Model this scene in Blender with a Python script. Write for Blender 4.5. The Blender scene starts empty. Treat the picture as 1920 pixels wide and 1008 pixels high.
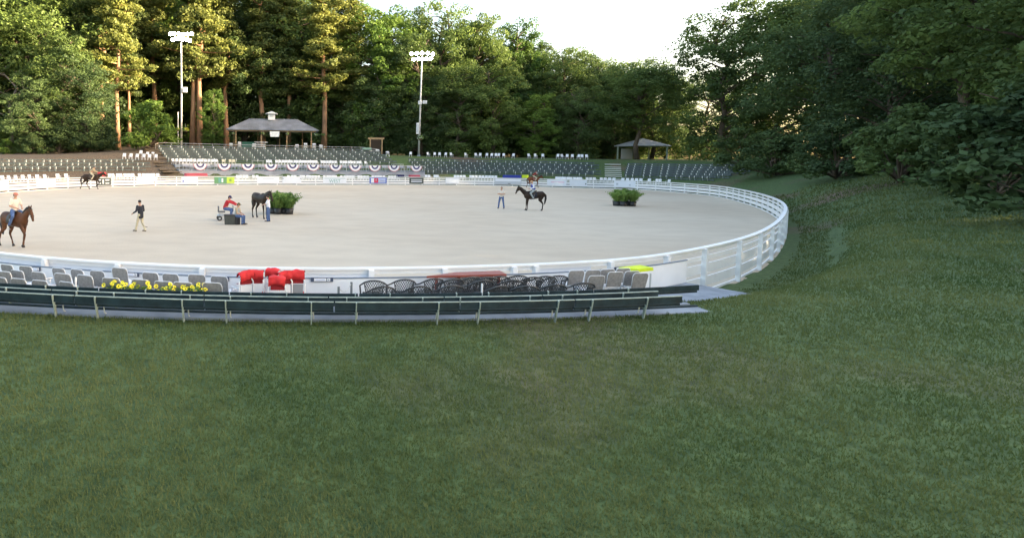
import bpy, bmesh, math, random
import numpy as np
from mathutils import Vector, Matrix, noise
rnd = random.Random(7)
R = math.radians
S = bpy.context.scene
COL = S.collection

# ------------------------------------------------------------ camera, sky, sun
F_PX, CX, CY, CAMZ = 1040.0, 600.0, 366.0, 3.85
PITCH, ROLL = math.atan(63 / F_PX), R(0.7)
fwd = Vector((0, math.cos(PITCH), -math.sin(PITCH)))
r0 = Vector((1, 0, 0)); u0 = Vector((0, math.sin(PITCH), math.cos(PITCH)))
right = r0 * math.cos(ROLL) + u0 * math.sin(ROLL)
up = u0 * math.cos(ROLL) - r0 * math.sin(ROLL)
CAM = Vector((0, 0, CAMZ))
cam = bpy.data.cameras.new('camera'); co = bpy.data.objects.new('camera', cam); COL.objects.link(co)
m3 = Matrix((right, up, -fwd)).transposed()
co.matrix_world = Matrix.Translation(CAM) @ m3.to_4x4()
cam.sensor_width = 36; cam.lens = 36 * F_PX / 1920
cam.shift_x = (960 - CX) / 1920; cam.shift_y = -(504 - CY) / 1920
cam.clip_end = 3000; cam.clip_start = 0.1
S.camera = co

SUN_EL, SUN_AZ = R(11), R(100)          # azimuth clockwise from +Y (the view direction)
world = bpy.data.worlds.new('World'); S.world = world; world.use_nodes = True
wn = world.node_tree.nodes; wl = world.node_tree.links
sky = wn.new('ShaderNodeTexSky'); sky.sky_type = 'NISHITA'; sky.sun_disc = False
sky.sun_elevation = SUN_EL; sky.sun_rotation = SUN_AZ; sky.dust_density = 5.0; sky.air_density = 1.0; sky.ozone_density = 0.3
bg = wn['Background']; wl.new(sky.outputs[0], bg.inputs[0]); bg.inputs[1].default_value = 0.15
sl = bpy.data.lights.new('sun', 'SUN'); sl.energy = 4.4; sl.angle = R(0.5); sl.color = (1.0, 0.80, 0.52)
so = bpy.data.objects.new('sun', sl); COL.objects.link(so)
sdir = Vector((math.sin(SUN_AZ) * math.cos(SUN_EL), math.cos(SUN_AZ) * math.cos(SUN_EL), math.sin(SUN_EL)))
so.rotation_euler = sdir.to_track_quat('Z', 'Y').to_euler()
S.view_settings.view_transform = 'Standard'; S.view_settings.look = 'None'
S.view_settings.exposure = 2.6; S.view_settings.gamma = 1
S.cycles.max_bounces = 5; S.cycles.transparent_max_bounces = 4

# ------------------------------------------------------------ pixel <-> world
def ray(px, py):
    return (fwd * F_PX + right * (px - CX) - up * (py - CY))
def G(px, py, z=0.0):
    d = ray(px, py); t = (z - CAMZ) / d.z
    return CAM + d * t
def P(px, py, Y):
    d = ray(px, py); return CAM + d * (Y / d.y)
def px_of(p):
    v = Vector(p) - CAM; w = v.dot(fwd)
    return CX + F_PX * v.dot(right) / w, CY - F_PX * v.dot(up) / w
def ppm(p):          # photo pixels per metre at a point
    return F_PX / (Vector(p) - CAM).dot(fwd)

# ------------------------------------------------------------ materials
MATS = {}
def mat(name, col, rough=0.7, var=0.0, scale=3.0, col2=None, metal=0.0, bump=0.0, bscale=None, emit=None, detail=4, spec=None, stretch=None):
    if name in MATS: return MATS[name]
    m = bpy.data.materials.new(name); m.use_nodes = True; nt = m.node_tree; N = nt.nodes; L = nt.links
    b = N['Principled BSDF']; b.inputs['Roughness'].default_value = rough; b.inputs['Metallic'].default_value = metal
    b.inputs['Base Color'].default_value = (*col, 1)
    if spec is not None: b.inputs['Specular IOR Level'].default_value = spec
    if var or col2:
        tc = N.new('ShaderNodeTexCoord'); no = N.new('ShaderNodeTexNoise'); no.inputs['Scale'].default_value = scale
        no.inputs['Detail'].default_value = detail
        if stretch:
            mp = N.new('ShaderNodeMapping'); mp.inputs['Scale'].default_value = stretch
            L.new(tc.outputs['Object'], mp.inputs[0]); L.new(mp.outputs[0], no.inputs['Vector'])
        else: L.new(tc.outputs['Object'], no.inputs['Vector'])
        cr = N.new('ShaderNodeValToRGB'); L.new(no.outputs['Fac'], cr.inputs[0])
        c2 = col2 or tuple(c * (1 - var) for c in col); c1 = col if col2 else tuple(min(1, c * (1 + var)) for c in col)
        cr.color_ramp.elements[0].position = 0.34; cr.color_ramp.elements[1].position = 0.66
        cr.color_ramp.elements[0].color = (*c2, 1); cr.color_ramp.elements[1].color = (*c1, 1)
        L.new(cr.outputs[0], b.inputs['Base Color'])
    if bump:
        tc = N.new('ShaderNodeTexCoord'); nb = N.new('ShaderNodeTexNoise'); nb.inputs['Scale'].default_value = bscale or scale * 4
        nb.inputs['Detail'].default_value = 5
        L.new(tc.outputs['Object'], nb.inputs['Vector'])
        bp = N.new('ShaderNodeBump'); bp.inputs['Strength'].default_value = bump; bp.inputs['Distance'].default_value = 0.03
        L.new(nb.outputs['Fac'], bp.inputs['Height']); L.new(bp.outputs[0], b.inputs['Normal'])
    if emit:
        b.inputs['Emission Color'].default_value = (*emit[0], 1); b.inputs['Emission Strength'].default_value = emit[1]
    MATS[name] = m; return m
def leafmat(name, c1, c2, trans=0.35, scale=0.35):
    m = bpy.data.materials.new(name); m.use_nodes = True; nt = m.node_tree; N = nt.nodes; L = nt.links
    N.remove(N['Principled BSDF'])
    tc = N.new('ShaderNodeTexCoord'); n1 = N.new('ShaderNodeTexNoise'); n1.inputs['Scale'].default_value = scale; n1.inputs['Detail'].default_value = 6
    L.new(tc.outputs['Object'], n1.inputs['Vector'])
    oi = N.new('ShaderNodeObjectInfo')
    ad = N.new('ShaderNodeMath'); ad.operation = 'MULTIPLY_ADD'; ad.inputs[1].default_value = 0.34; L.new(oi.outputs['Random'], ad.inputs[0]); L.new(n1.outputs['Fac'], ad.inputs[2])
    cr = N.new('ShaderNodeValToRGB'); cr.color_ramp.elements[0].position = 0.45; cr.color_ramp.elements[1].position = 0.9
    cr.color_ramp.elements[0].color = (*c1, 1); cr.color_ramp.elements[1].color = (*c2, 1)
    L.new(ad.outputs[0], cr.inputs[0])
    d = N.new('ShaderNodeBsdfDiffuse'); t = N.new('ShaderNodeBsdfTranslucent'); mx = N.new('ShaderNodeMixShader'); mx.inputs[0].default_value = trans
    L.new(cr.outputs[0], d.inputs[0]); L.new(cr.outputs[0], t.inputs[0]); L.new(d.outputs[0], mx.inputs[1]); L.new(t.outputs[0], mx.inputs[2])
    g = N.new('ShaderNodeBsdfGlossy'); g.inputs['Roughness'].default_value = .5; g.inputs[0].default_value = (.9, .95, 1, 1); m2 = N.new('ShaderNodeMixShader'); m2.inputs[0].default_value = .012; L.new(mx.outputs[0], m2.inputs[1]); L.new(g.outputs[0], m2.inputs[2])
    L.new(m2.outputs[0], N['Material Output'].inputs[0]); MATS[name] = m; return m
M_white = mat('white_paint', (0.80, 0.81, 0.84), 0.55, 0.05, 1.2)
M_plastic = mat('white_plastic', (0.78, 0.79, 0.82), 0.4, 0.05, 3)
M_sand = None
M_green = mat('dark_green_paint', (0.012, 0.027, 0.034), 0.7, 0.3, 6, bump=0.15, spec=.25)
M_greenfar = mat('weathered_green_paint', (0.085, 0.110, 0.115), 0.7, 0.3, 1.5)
M_steel = mat('painted_steel', (0.30, 0.36, 0.33), 0.5, 0.18, 9)
M_brk = mat('pale_bracket', (0.75, 0.76, 0.74), 0.5)
M_conc = mat('concrete', (0.23, 0.265, 0.315), 0.85, 0.2, 2.0, bump=0.2)
M_grey = mat('grey_fabric', (0.25, 0.24, 0.235), 0.85, 0.15, 20)
M_black = mat('black_plastic', (0.022, 0.022, 0.025), 0.45)
M_resin = mat('faded_black_resin', (0.05, 0.052, 0.056), 0.5, .2, 9)
M_red = mat('red_canvas', (0.62, 0.025, 0.03), 0.8, 0.12, 8)
M_dkred = mat('dark_red_canvas', (0.30, 0.012, 0.018), 0.85, 0.12, 8)
M_redwood = mat('red_brown_paint', (0.26, 0.06, 0.045), 0.5, 0.15, 5)
M_yellow = mat('yellow_petals', (0.80, 0.68, 0.03), 0.7, 0.15, 30)
M_lime = mat('yellow_green_cloth', (0.62, 0.75, 0.03), 0.8, 0.1, 5)
M_timber = mat('tan_timber', (0.36, 0.24, 0.13), 0.8, 0.25, 3)
M_oldtimber = mat('brown_timber', (0.15, 0.115, 0.08), 0.85, 0.3, 3)
M_roof = mat('metal_roof', (0.19, 0.20, 0.23), 0.55, 0.25, 0.6, metal=0.1)
M_bark = mat('bark', (0.10, 0.075, 0.055), 0.95, 0.35, 3, bump=0.6, stretch=(1, 1, .25))
M_pinebark = mat('pine_bark', (0.30, 0.17, 0.10), 0.95, 0.4, 2.0, bump=0.6, stretch=(1, 1, .25))
M_pole = mat('galvanised_pole', (0.50, 0.51, 0.52), 0.45, 0.1, 2, metal=0.2)
M_lamp = mat('lit_lamp', (1, 1, 1), 0.4, emit=((1, .95, .82), 30))
M_skin = mat('skin', (0.50, 0.28, 0.19), 0.6)
M_hair = mat('dark_hair', (0.03, 0.022, 0.018), 0.8)
M_shoe = mat('dark_leather', (0.05, 0.035, 0.025), 0.6)
M_jean = mat('blue_denim', (0.07, 0.12, 0.26), 0.9, 0.2, 12)
M_khaki = mat('khaki_cloth', (0.52, 0.46, 0.33), 0.9, 0.1, 12)
M_soil = mat('soil', (0.05, 0.035, 0.025), 0.95)
M_blue = mat('royal_blue_cloth', (0.03, 0.05, 0.32), 0.8)
M_navy = mat('navy_cloth', (0.025, 0.03, 0.10), 0.85)
M_dkleaf = leafmat('fern_leaf', (0.085, 0.17, 0.04), (0.26, 0.38, 0.10), 0.4, 2.0)
L_broad = leafmat('broadleaf', (0.058, 0.096, 0.034), (0.150, 0.215, 0.055), .4)
L_bright = leafmat('spring_leaf', (0.07, 0.135, 0.028), (0.18, 0.27, 0.05))
L_pine = leafmat('pine_needle', (0.068, 0.102, 0.034), (0.22, 0.24, 0.06))
L_dark = leafmat('shade_leaf', (0.058, 0.096, 0.042), (0.125, 0.185, 0.060), .38)

# ------------------------------------------------------------ mesh helpers
class MB:
    def __init__(s): s.v = []; s.f = []; s.m = []
    def add(s, vs, fs, mi=0):
        o = len(s.v); s.v.extend([tuple(v) for v in vs]); s.f.extend([tuple(i + o for i in f) for f in fs]); s.m.extend([mi] * len(fs))
    def box(s, c, sz, rz=0.0, mi=0, M=None):
        x, y, z = [q / 2 for q in sz]; c = Vector(c)
        vs = [Vector(p) for p in ((-x, -y, -z), (x, -y, -z), (x, y, -z), (-x, y, -z), (-x, -y, z), (x, -y, z), (x, y, z), (-x, y, z))]
        A = M if M is not None else Matrix.Rotation(rz, 3, 'Z')
        s.add([A @ v + c for v in vs], [(0, 3, 2, 1), (4, 5, 6, 7), (0, 1, 5, 4), (1, 2, 6, 5), (2, 3, 7, 6), (3, 0, 4, 7)], mi)
    def beam(s, p0, p1, w, h, mi=0):
        p0 = Vector(p0); p1 = Vector(p1); d = (p1 - p0); L = d.length; d.normalize()
        side = d.cross(Vector((0, 0, 1)))
        if side.length < 1e-3: side = Vector((1, 0, 0))
        side.normalize(); u = side.cross(d)
        M = Matrix((d, side, u)).transposed()
        s.box((p0 + p1) / 2, (L, w, h), M=M, mi=mi)
    def tube(s, pts, rad, n=8, mi=0, cap=True):
        pts = [Vector(p) for p in pts]
        if not hasattr(rad, '__len__'): rad = [rad] * len(pts)
        vs = []; fs = []
        for i, p in enumerate(pts):
            d = (pts[min(i + 1, len(pts) - 1)] - pts[max(i - 1, 0)]).normalized()
            a = d.cross(Vector((0.13, 0.97, 0.2))) ; a.normalize(); b = d.cross(a)
            for k in range(n):
                t = 2 * math.pi * k / n; vs.append(p + (a * math.cos(t) + b * math.sin(t)) * rad[i])
        for i in range(len(pts) - 1):
            for k in range(n): fs.append((i * n + k, i * n + (k + 1) % n, (i + 1) * n + (k + 1) % n, (i + 1) * n + k))
        if cap: fs.append(tuple(range(n))[::-1]); fs.append(tuple(range((len(pts) - 1) * n, len(pts) * n)))
        s.add(vs, fs, mi)
    def ball(s, c, r, seg=10, rings=6, mi=0, M=None):
        if not hasattr(r, '__len__'): r = (r, r, r)
        c = Vector(c); vs = []; fs = []
        vs.append(Vector((0, 0, 1)))
        for i in range(1, rings):
            a = math.pi * i / rings
            for k in range(seg):
                t = 2 * math.pi * k / seg; vs.append(Vector((math.sin(a) * math.cos(t), math.sin(a) * math.sin(t), math.cos(a))))
        vs.append(Vector((0, 0, -1))); e = len(vs) - 1
        for k in range(seg): fs.append((0, 1 + k, 1 + (k + 1) % seg)); fs.append((e, e - seg + (k + 1) % seg, e - seg + k))
        for i in range(rings - 2):
            for k in range(seg): fs.append((1 + i * seg + k, 1 + (i + 1) * seg + k, 1 + (i + 1) * seg + (k + 1) % seg, 1 + i * seg + (k + 1) % seg))
        out = []
        for v in vs:
            w = Vector((v.x * r[0], v.y * r[1], v.z * r[2])); out.append((M @ w if M is not None else w) + c)
        s.add(out, fs, mi)
    def prism(s, poly, z0, z1, mi=0):     # poly = list of (x,y)
        n = len(poly); vs = [(x, y, z0) for x, y in poly] + [(x, y, z1) for x, y in poly]
        fs = [tuple(range(n))[::-1], tuple(range(n, 2 * n))] + [(i, (i + 1) % n, n + (i + 1) % n, n + i) for i in range(n)]
        s.add(vs, fs, mi)
    def mesh(s, name, mats, smooth=False):
        me = bpy.data.meshes.new(name); me.from_pydata(s.v, [], s.f)
        for m in (mats if isinstance(mats, (list, tuple)) else [mats]): me.materials.append(m)
        me.polygons.foreach_set('material_index', s.m)
        if smooth: me.polygons.foreach_set('use_smooth', [True] * len(me.polygons))
        me.update(); return me
    def build(s, name, mats, parent=None, smooth=False):
        o = bpy.data.objects.new(name, s.mesh(name, mats, smooth)); COL.objects.link(o); o.parent = parent; return o
def tag(o, label=None, cat=None, group=None, kind=None):
    if label: o['label'] = label
    if cat: o['category'] = cat
    if group: o['group'] = group
    if kind: o['kind'] = kind
    return o
def empty(name, loc, rz=0.0, sc=1.0):
    o = bpy.data.objects.new(name, None); COL.objects.link(o); o.location = loc; o.rotation_euler = (0, 0, rz); o.scale = (sc, sc, sc); o.empty_display_size = 0.2
    return o
def dup(root, loc, rz=0.0, label=None, group=None, sc=None):
    r = root.copy(); COL.objects.link(r); r.location = loc; r.rotation_euler = (0, 0, rz)
    if sc is not None: r.scale = (sc, sc, sc) if not hasattr(sc, '__len__') else sc
    if label: r['label'] = label
    if group: r['group'] = group
    def kids(a, b):
        for ch in [c for c in KIDS.get(a.name, [])]:
            c = ch.copy(); COL.objects.link(c); c.parent = b; kids(ch, c)
    kids(root, r); return r
KIDS = {}
def remember(root):
    allo = [o for o in bpy.data.objects if o.parent]
    def rec(a):
        k = [o for o in allo if o.parent == a]
        if k: KIDS[a.name] = k
        for c in k: rec(c)
    rec(root); return root
UNITS = ['', 'first', 'second', 'third', 'fourth', 'fifth', 'sixth', 'seventh', 'eighth', 'ninth', 'tenth', 'eleventh', 'twelfth', 'thirteenth', 'fourteenth', 'fifteenth', 'sixteenth', 'seventeenth', 'eighteenth', 'nineteenth', 'twentieth']
TENS = {2: 'twenty', 3: 'thirty', 4: 'forty', 5: 'fifty', 6: 'sixty', 7: 'seventy'}
def ordn(n):
    if n <= 20: return UNITS[n]
    if n % 10 == 0: return {30: 'thirtieth', 40: 'fortieth', 50: 'fiftieth', 60: 'sixtieth', 70: 'seventieth'}[n]
    return TENS[n // 10] + '-' + UNITS[n % 10]

# ------------------------------------------------------------ ring outline (closed curve, clockwise seen from above)
far_px = [(0, 362), (62, 357.6), (110, 354.5), (180, 352), (250, 350), (341, 348.3), (470, 347.3), (600, 347.3), (730, 347.3), (860, 347.6), (960, 349.2), (1061, 352), (1143, 353.8), (1200, 355.7)]
near_px = [(1200, 482.5), (1120, 488.7), (1000, 495), (830, 499.6), (600, 502.8), (380, 498.8), (225, 491), (85, 482.5), (0, 473.5)]
ctrl = [tuple(G(x, y, 0)[:2]) for x, y in far_px]
ctrl = [p for p in ctrl]
ctrl += [(51.5, 74), (44.5, 58), (34, 41), (23, 27.5), (14.5, 18.9)]
ctrl += [tuple(G(x, y, 1.42)[:2]) for x, y in near_px]
ctrl += [(-14.5, 18.0), (-26, 28.5), (-34, 43)]
def catmull(pts, step=0.5):
    n = len(pts); out = []
    for i in range(n):
        p0, p1, p2, p3 = [np.array(pts[(i + k) % n], float) for k in (-1, 0, 1, 2)]
        t0 = 0; t1 = t0 + np.linalg.norm(p1 - p0) ** .5; t2 = t1 + np.linalg.norm(p2 - p1) ** .5; t3 = t2 + np.linalg.norm(p3 - p2) ** .5
        for t in np.linspace(t1, t2, max(2, int(np.linalg.norm(p2 - p1) / step)), endpoint=False):
            A1 = (t1 - t) / (t1 - t0) * p0 + (t - t0) / (t1 - t0) * p1; A2 = (t2 - t) / (t2 - t1) * p1 + (t - t1) / (t2 - t1) * p2
            A3 = (t3 - t) / (t3 - t2) * p2 + (t - t2) / (t3 - t2) * p3
            B1 = (t2 - t) / (t2 - t0) * A1 + (t - t0) / (t2 - t0) * A2; B2 = (t3 - t) / (t3 - t1) * A2 + (t - t1) / (t3 - t1) * A3
            out.append((t2 - t) / (t2 - t1) * B1 + (t - t1) / (t2 - t1) * B2)
    return np.array(out)
RING = catmull(ctrl)
def smooth_closed(a, k=6):
    for _ in range(k): a = (np.roll(a, 1, 0) + a * 2 + np.roll(a, -1, 0)) / 4
    return a
RING = smooth_closed(RING, 10)
seg = np.linalg.norm(np.roll(RING, -1, 0) - RING, axis=1); ARC = np.concatenate([[0], np.cumsum(seg)]); TOTAL = ARC[-1]
tang = np.roll(RING, -4, 0) - np.roll(RING, 4, 0); tang = smooth_closed(tang, 20); tang /= np.linalg.norm(tang, axis=1)[:, None]
NRM = np.stack([-tang[:, 1], tang[:, 0]], 1)            # outward for a clockwise curve
_c = RING.mean(0)
if ((RING - _c) * NRM).sum() < 0: NRM = -NRM
def ringpt(s, d=0.0):
    s = s % TOTAL; i = min(int(np.searchsorted(ARC, s, 'right')) - 1, len(RING) - 1); t = (s - ARC[i]) / seg[i]; j = (i + 1) % len(RING)
    p = RING[i] * (1 - t) + RING[j] * t; n = NRM[i] * (1 - t) + NRM[j] * t; n = n / np.linalg.norm(n)
    q = p + n * d; return Vector((q[0], q[1], 0)), Vector((n[0], n[1], 0))
U_PX = np.array([px_of((p[0], p[1], 0))[0] if p[1] > 1 else 0 for p in RING])
FAR = RING[:, 1] > 50
def s_at(u):          # arc position of the far fence at photo column u
    idx = np.where(FAR & (RING[:, 0] > -60))[0]; k = idx[np.argmin(np.abs(U_PX[idx] - u))]; return ARC[k] - (TOTAL if ARC[k] > TOTAL * .7 else 0)
def s_near(u):
    idx = np.where(RING[:, 1] < 17)[0]; k = idx[np.argmin(np.abs(U_PX[idx] - u))]; return ARC[k]

PROF = {  # bank profile (distance outside the fence, height) at photo columns
    0:   [(0, -.05), (1.2, .1), (4, 1.3), (6, 2.0), (9, 2.85), (12, 3.4), (16, 3.5), (60, 4.0)],
    230: [(0, -.05), (1.2, .1), (4, 1.3), (6, 2.1), (9, 3.0), (12, 4.2), (16, 4.5), (60, 5.0)],
    325: [(0, -.05), (1.2, .1), (4, 1.3), (6, 2.1), (9, 3.2), (12, 4.9), (16, 5.4), (60, 6.0)],
    350: [(0, -.05), (1.2, .1), (3.6, .5), (4.5, 2.2), (6.2, 2.35), (6.8, 3.0), (8.2, 3.1), (14.5, 5.6), (17, 6.1), (60, 6.8)],
    735: [(0, -.05), (1.2, .1), (3.6, .5), (4.5, 2.2), (6.2, 2.35), (6.8, 3.0), (8.2, 3.1), (14.5, 5.6), (17, 6.0), (60, 6.5)],
    800: [(0, -.05), (1.2, .1), (3.6, .6), (4.5, 1.8), (6.2, 2.1), (8.0, 2.7), (11, 3.9), (14.5, 5.1), (17, 5.3), (60, 6.0)],
    1200: [(0, -.05), (1.2, .1), (3.5, 1.0), (5, 1.8), (11, 3.45), (13.6, 4.75), (17, 4.9), (60, 5.5)]}
DGRID = np.array([0, .6, 1.2, 2, 2.8, 3.6, 4.5, 5.3, 6.2, 6.8, 7.5, 8.2, 9, 10, 11, 12, 13, 14, 14.5, 15.2, 16, 17, 20, 30, 60, 200])
PK = sorted(PROF); PZ = np.array([[np.interp(d, [a for a, b in PROF[k]], [b for a, b in PROF[k]]) for d in DGRID] for k in PK])
NEARP = [(0, -.05), (1.0, .1), (2.1, .3), (2.6, .95), (3.0, 1.12), (3.5, 1.22), (4.0, 1.285), (9, 1.34), (60, 2.2), (200, 4)]
def ground_h(x, y):
    x = np.atleast_1d(np.asarray(x, float)); y = np.atleast_1d(np.asarray(y, float)); out = np.empty(len(x))
    A = RING[::2]
    for c in range(0, len(x), 4000):
        X = x[c:c + 4000]; Y = y[c:c + 4000]
        d2 = (X[:, None] - A[None, :, 0]) ** 2 + (Y[:, None] - A[None, :, 1]) ** 2
        k = d2.argmin(1); nn = NRM[::2][k]; rel = np.stack([X, Y], 1) - A[k]; sgn = (rel * nn).sum(1)
        d = np.where(sgn > 0, np.sqrt(d2[np.arange(len(X)), k]), 0)
        u = np.clip(U_PX[::2][k], PK[0], PK[-1]); u = np.where(A[k][:, 1] > 50, u, np.where(A[k][:, 0] > 0, 1200, 0))
        ci = np.interp(u, PK, np.arange(len(PK))); c0 = np.floor(ci).astype(int).clip(0, len(PK) - 2); t = ci - c0
        di = np.interp(d, DGRID, np.arange(len(DGRID))); d0 = np.floor(di).astype(int).clip(0, len(DGRID) - 2); s = di - d0
        zf = (PZ[c0, d0] * (1 - t) * (1 - s) + PZ[c0 + 1, d0] * t * (1 - s) + PZ[c0, d0 + 1] * (1 - t) * s + PZ[c0 + 1, d0 + 1] * t * s)
        zn = np.interp(d, [a for a, b in NEARP], [b for a, b in NEARP])
        w = np.clip((A[k][:, 1] - 20) / 25, 0, 1); w = w * w * (3 - 2 * w)
        out[c:c + 4000] = zf * w + zn * (1 - w)
    return out
def gh(x, y): return float(ground_h([x], [y])[0])

# ------------------------------------------------------------ ground
def ground_material():
    m = bpy.data.materials.new('grass_and_earth'); m.use_nodes = True; nt = m.node_tree; N = nt.nodes; L = nt.links
    b = N['Principled BSDF']; b.inputs['Roughness'].default_value = 0.95
    tc = N.new('ShaderNodeTexCoord')
    a = N.new('ShaderNodeTexNoise'); a.inputs['Scale'].default_value = 0.12; a.inputs['Detail'].default_value = 6; L.new(tc.outputs['Object'], a.inputs['Vector'])
    f = N.new('ShaderNodeTexNoise'); f.inputs['Scale'].default_value = 5; f.inputs['Detail'].default_value = 8; L.new(tc.outputs['Object'], f.inputs['Vector'])
    r1 = N.new('ShaderNodeValToRGB'); L.new(f.outputs['Fac'], r1.inputs[0])
    r1.color_ramp.elements[0].color = (0.035, 0.07, 0.02, 1); r1.color_ramp.elements[1].color = (0.09, 0.14, 0.045, 1); r1.color_ramp.elements[0].position = .3; r1.color_ramp.elements[1].position = .7
    r2 = N.new('ShaderNodeValToRGB'); L.new(f.outputs['Fac'], r2.inputs[0])
    r2.color_ramp.elements[0].color = (0.07, 0.05, 0.035, 1); r2.color_ramp.elements[1].color = (0.17, 0.125, 0.085, 1); r2.color_ramp.elements[0].position = .3; r2.color_ramp.elements[1].position = .7
    s = N.new('ShaderNodeValToRGB'); s.color_ramp.elements[0].position = .56; s.color_ramp.elements[1].position = .68; L.new(a.outputs['Fac'], s.inputs[0])
    mx = N.new('ShaderNodeMixRGB'); L.new(s.outputs[0], mx.inputs[0]); L.new(r1.outputs[0], mx.inputs[1]); L.new(r2.outputs[0], mx.inputs[2])
    # the left bank is bare earth: mix by position
    sx = N.new('ShaderNodeSeparateXYZ'); L.new(tc.outputs['Object'], sx.inputs[0])
    mr = N.new('ShaderNodeMapRange'); mr.inputs['From Min'].default_value = -14; mr.inputs['From Max'].default_value = -24; L.new(sx.outputs[0], mr.inputs['Value'])
    my = N.new('ShaderNodeMapRange'); my.inputs['From Min'].default_value = 35; my.inputs['From Max'].default_value = 50; L.new(sx.outputs[1], my.inputs['Value'])
    mm = N.new('ShaderNodeMath'); mm.operation = 'MULTIPLY'; L.new(mr.outputs[0], mm.inputs[0]); L.new(my.outputs[0], mm.inputs[1])
    mx2 = N.new('ShaderNodeMixRGB'); L.new(mm.outputs[0], mx2.inputs[0]); L.new(mx.outputs[0], mx2.inputs[1]); L.new(r2.outputs[0], mx2.inputs[2])
    L.new(mx2.outputs[0], b.inputs['Base Color'])
    bp = N.new('ShaderNodeBump'); bp.inputs['Strength'].default_value = .8; bp.inputs['Distance'].default_value = .08; L.new(f.outputs['Fac'], bp.inputs['Height']); L.new(bp.outputs[0], b.inputs['Normal'])
    return m
M_ground = ground_material()
def grid_mesh(xs, ys, zf, name, m):
    X, Y = np.meshgrid(xs, ys); Z = zf(X.ravel(), Y.ravel())
    vs = np.stack([X.ravel(), Y.ravel(), Z], 1); nx = len(xs); fs = []
    for j in range(len(ys) - 1):
        for i in range(nx - 1): a = j * nx + i; fs.append((a, a + 1, a + nx + 1, a + nx))
    me = bpy.data.meshes.new(name); me.from_pydata(vs.tolist(), [], fs); me.materials.append(m)
    me.polygons.foreach_set('use_smooth', [True] * len(fs)); me.update()
    o = bpy.data.objects.new(name, me); COL.objects.link(o); return o
def axis(lo, hi, a, b, fine, coarse):
    v = [lo]; x = lo
    while x < hi:
        x += fine if a <= x < b else coarse; v.append(x)
    return np.array(v)
def zg(X, Y):
    z = ground_h(X, Y); inn = (np.abs(X) < 19) & (Y < 12) & (Y > -8)
    return z
xs = np.concatenate([[-1500, -700, -350, -200], np.arange(-130, -22, 1.3), np.arange(-22, 26, .6), np.arange(26, 120, 1.3), [135, 200, 350, 700, 1500]])
ys = np.concatenate([[-900, -300, -80, -20], np.arange(-8, 22, .5), np.arange(22, 130, 1.3), [140, 160, 200, 350, 700, 1500]])
tag(grid_mesh(xs, ys, zg, 'ground', M_ground), kind='structure')

def sand_material():
    m = bpy.data.materials.new('arena_sand'); m.use_nodes = True; nt = m.node_tree; N = nt.nodes; L = nt.links
    b = N['Principled BSDF']; b.inputs['Roughness'].default_value = 0.95; tc = N.new('ShaderNodeTexCoord')
    a = N.new('ShaderNodeTexNoise'); a.inputs['Scale'].default_value = .07; a.inputs['Detail'].default_value = 5; L.new(tc.outputs['Object'], a.inputs['Vector'])
    mp = N.new('ShaderNodeMapping'); mp.inputs['Scale'].default_value = (.5, .8, 1); mp.inputs['Rotation'].default_value = (0, 0, .3); L.new(tc.outputs['Object'], mp.inputs[0])
    t = N.new('ShaderNodeTexNoise'); t.inputs['Scale'].default_value = 1.0; t.inputs['Detail'].default_value = 8; L.new(mp.outputs[0], t.inputs['Vector'])
    f = N.new('ShaderNodeTexNoise'); f.inputs['Scale'].default_value = 9; f.inputs['Detail'].default_value = 8; L.new(tc.outputs['Object'], f.inputs['Vector'])
    r = N.new('ShaderNodeValToRGB'); r.color_ramp.elements[0].position = .35; r.color_ramp.elements[1].position = .65
    r.color_ramp.elements[0].color = (0.53, 0.445, 0.345, 1); r.color_ramp.elements[1].color = (0.585, 0.51, 0.41, 1); L.new(a.outputs['Fac'], r.inputs[0])
    r2 = N.new('ShaderNodeValToRGB'); r2.color_ramp.elements[0].position = .3; r2.color_ramp.elements[1].position = .62
    r2.color_ramp.elements[0].color = (0.88, .87, .87, 1); r2.color_ramp.elements[1].color = (1, 1, 1, 1); L.new(t.outputs['Fac'], r2.inputs[0])
    mx = N.new('ShaderNodeMixRGB'); mx.blend_type = 'MULTIPLY'; mx.inputs[0].default_value = .8; L.new(r.outputs[0], mx.inputs[1]); L.new(r2.outputs[0], mx.inputs[2])
    L.new(mx.outputs[0], b.inputs['Base Color'])
    bp = N.new('ShaderNodeBump'); bp.inputs['Strength'].default_value = .5; bp.inputs['Distance'].default_value = .04; L.new(f.outputs['Fac'], bp.inputs['Height']); L.new(bp.outputs[0], b.inputs['Normal'])
    return m
M_sand = sand_material()
b = MB(); n = len(RING); outl = RING + NRM * .14
vs = [(p[0], p[1], 0.0) for p in outl]; ins = [(RING[i] * .9 + _c * .1) for i in range(n)]
vs += [(p[0], p[1], 0.0) for p in ins]
b.add(vs, [(i, n + i, n + (i + 1) % n, (i + 1) % n) for i in range(n)] + [tuple(range(n, 2 * n))])
so_ = b.build('sand_arena', M_sand); tag(so_, kind='structure')

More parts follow.
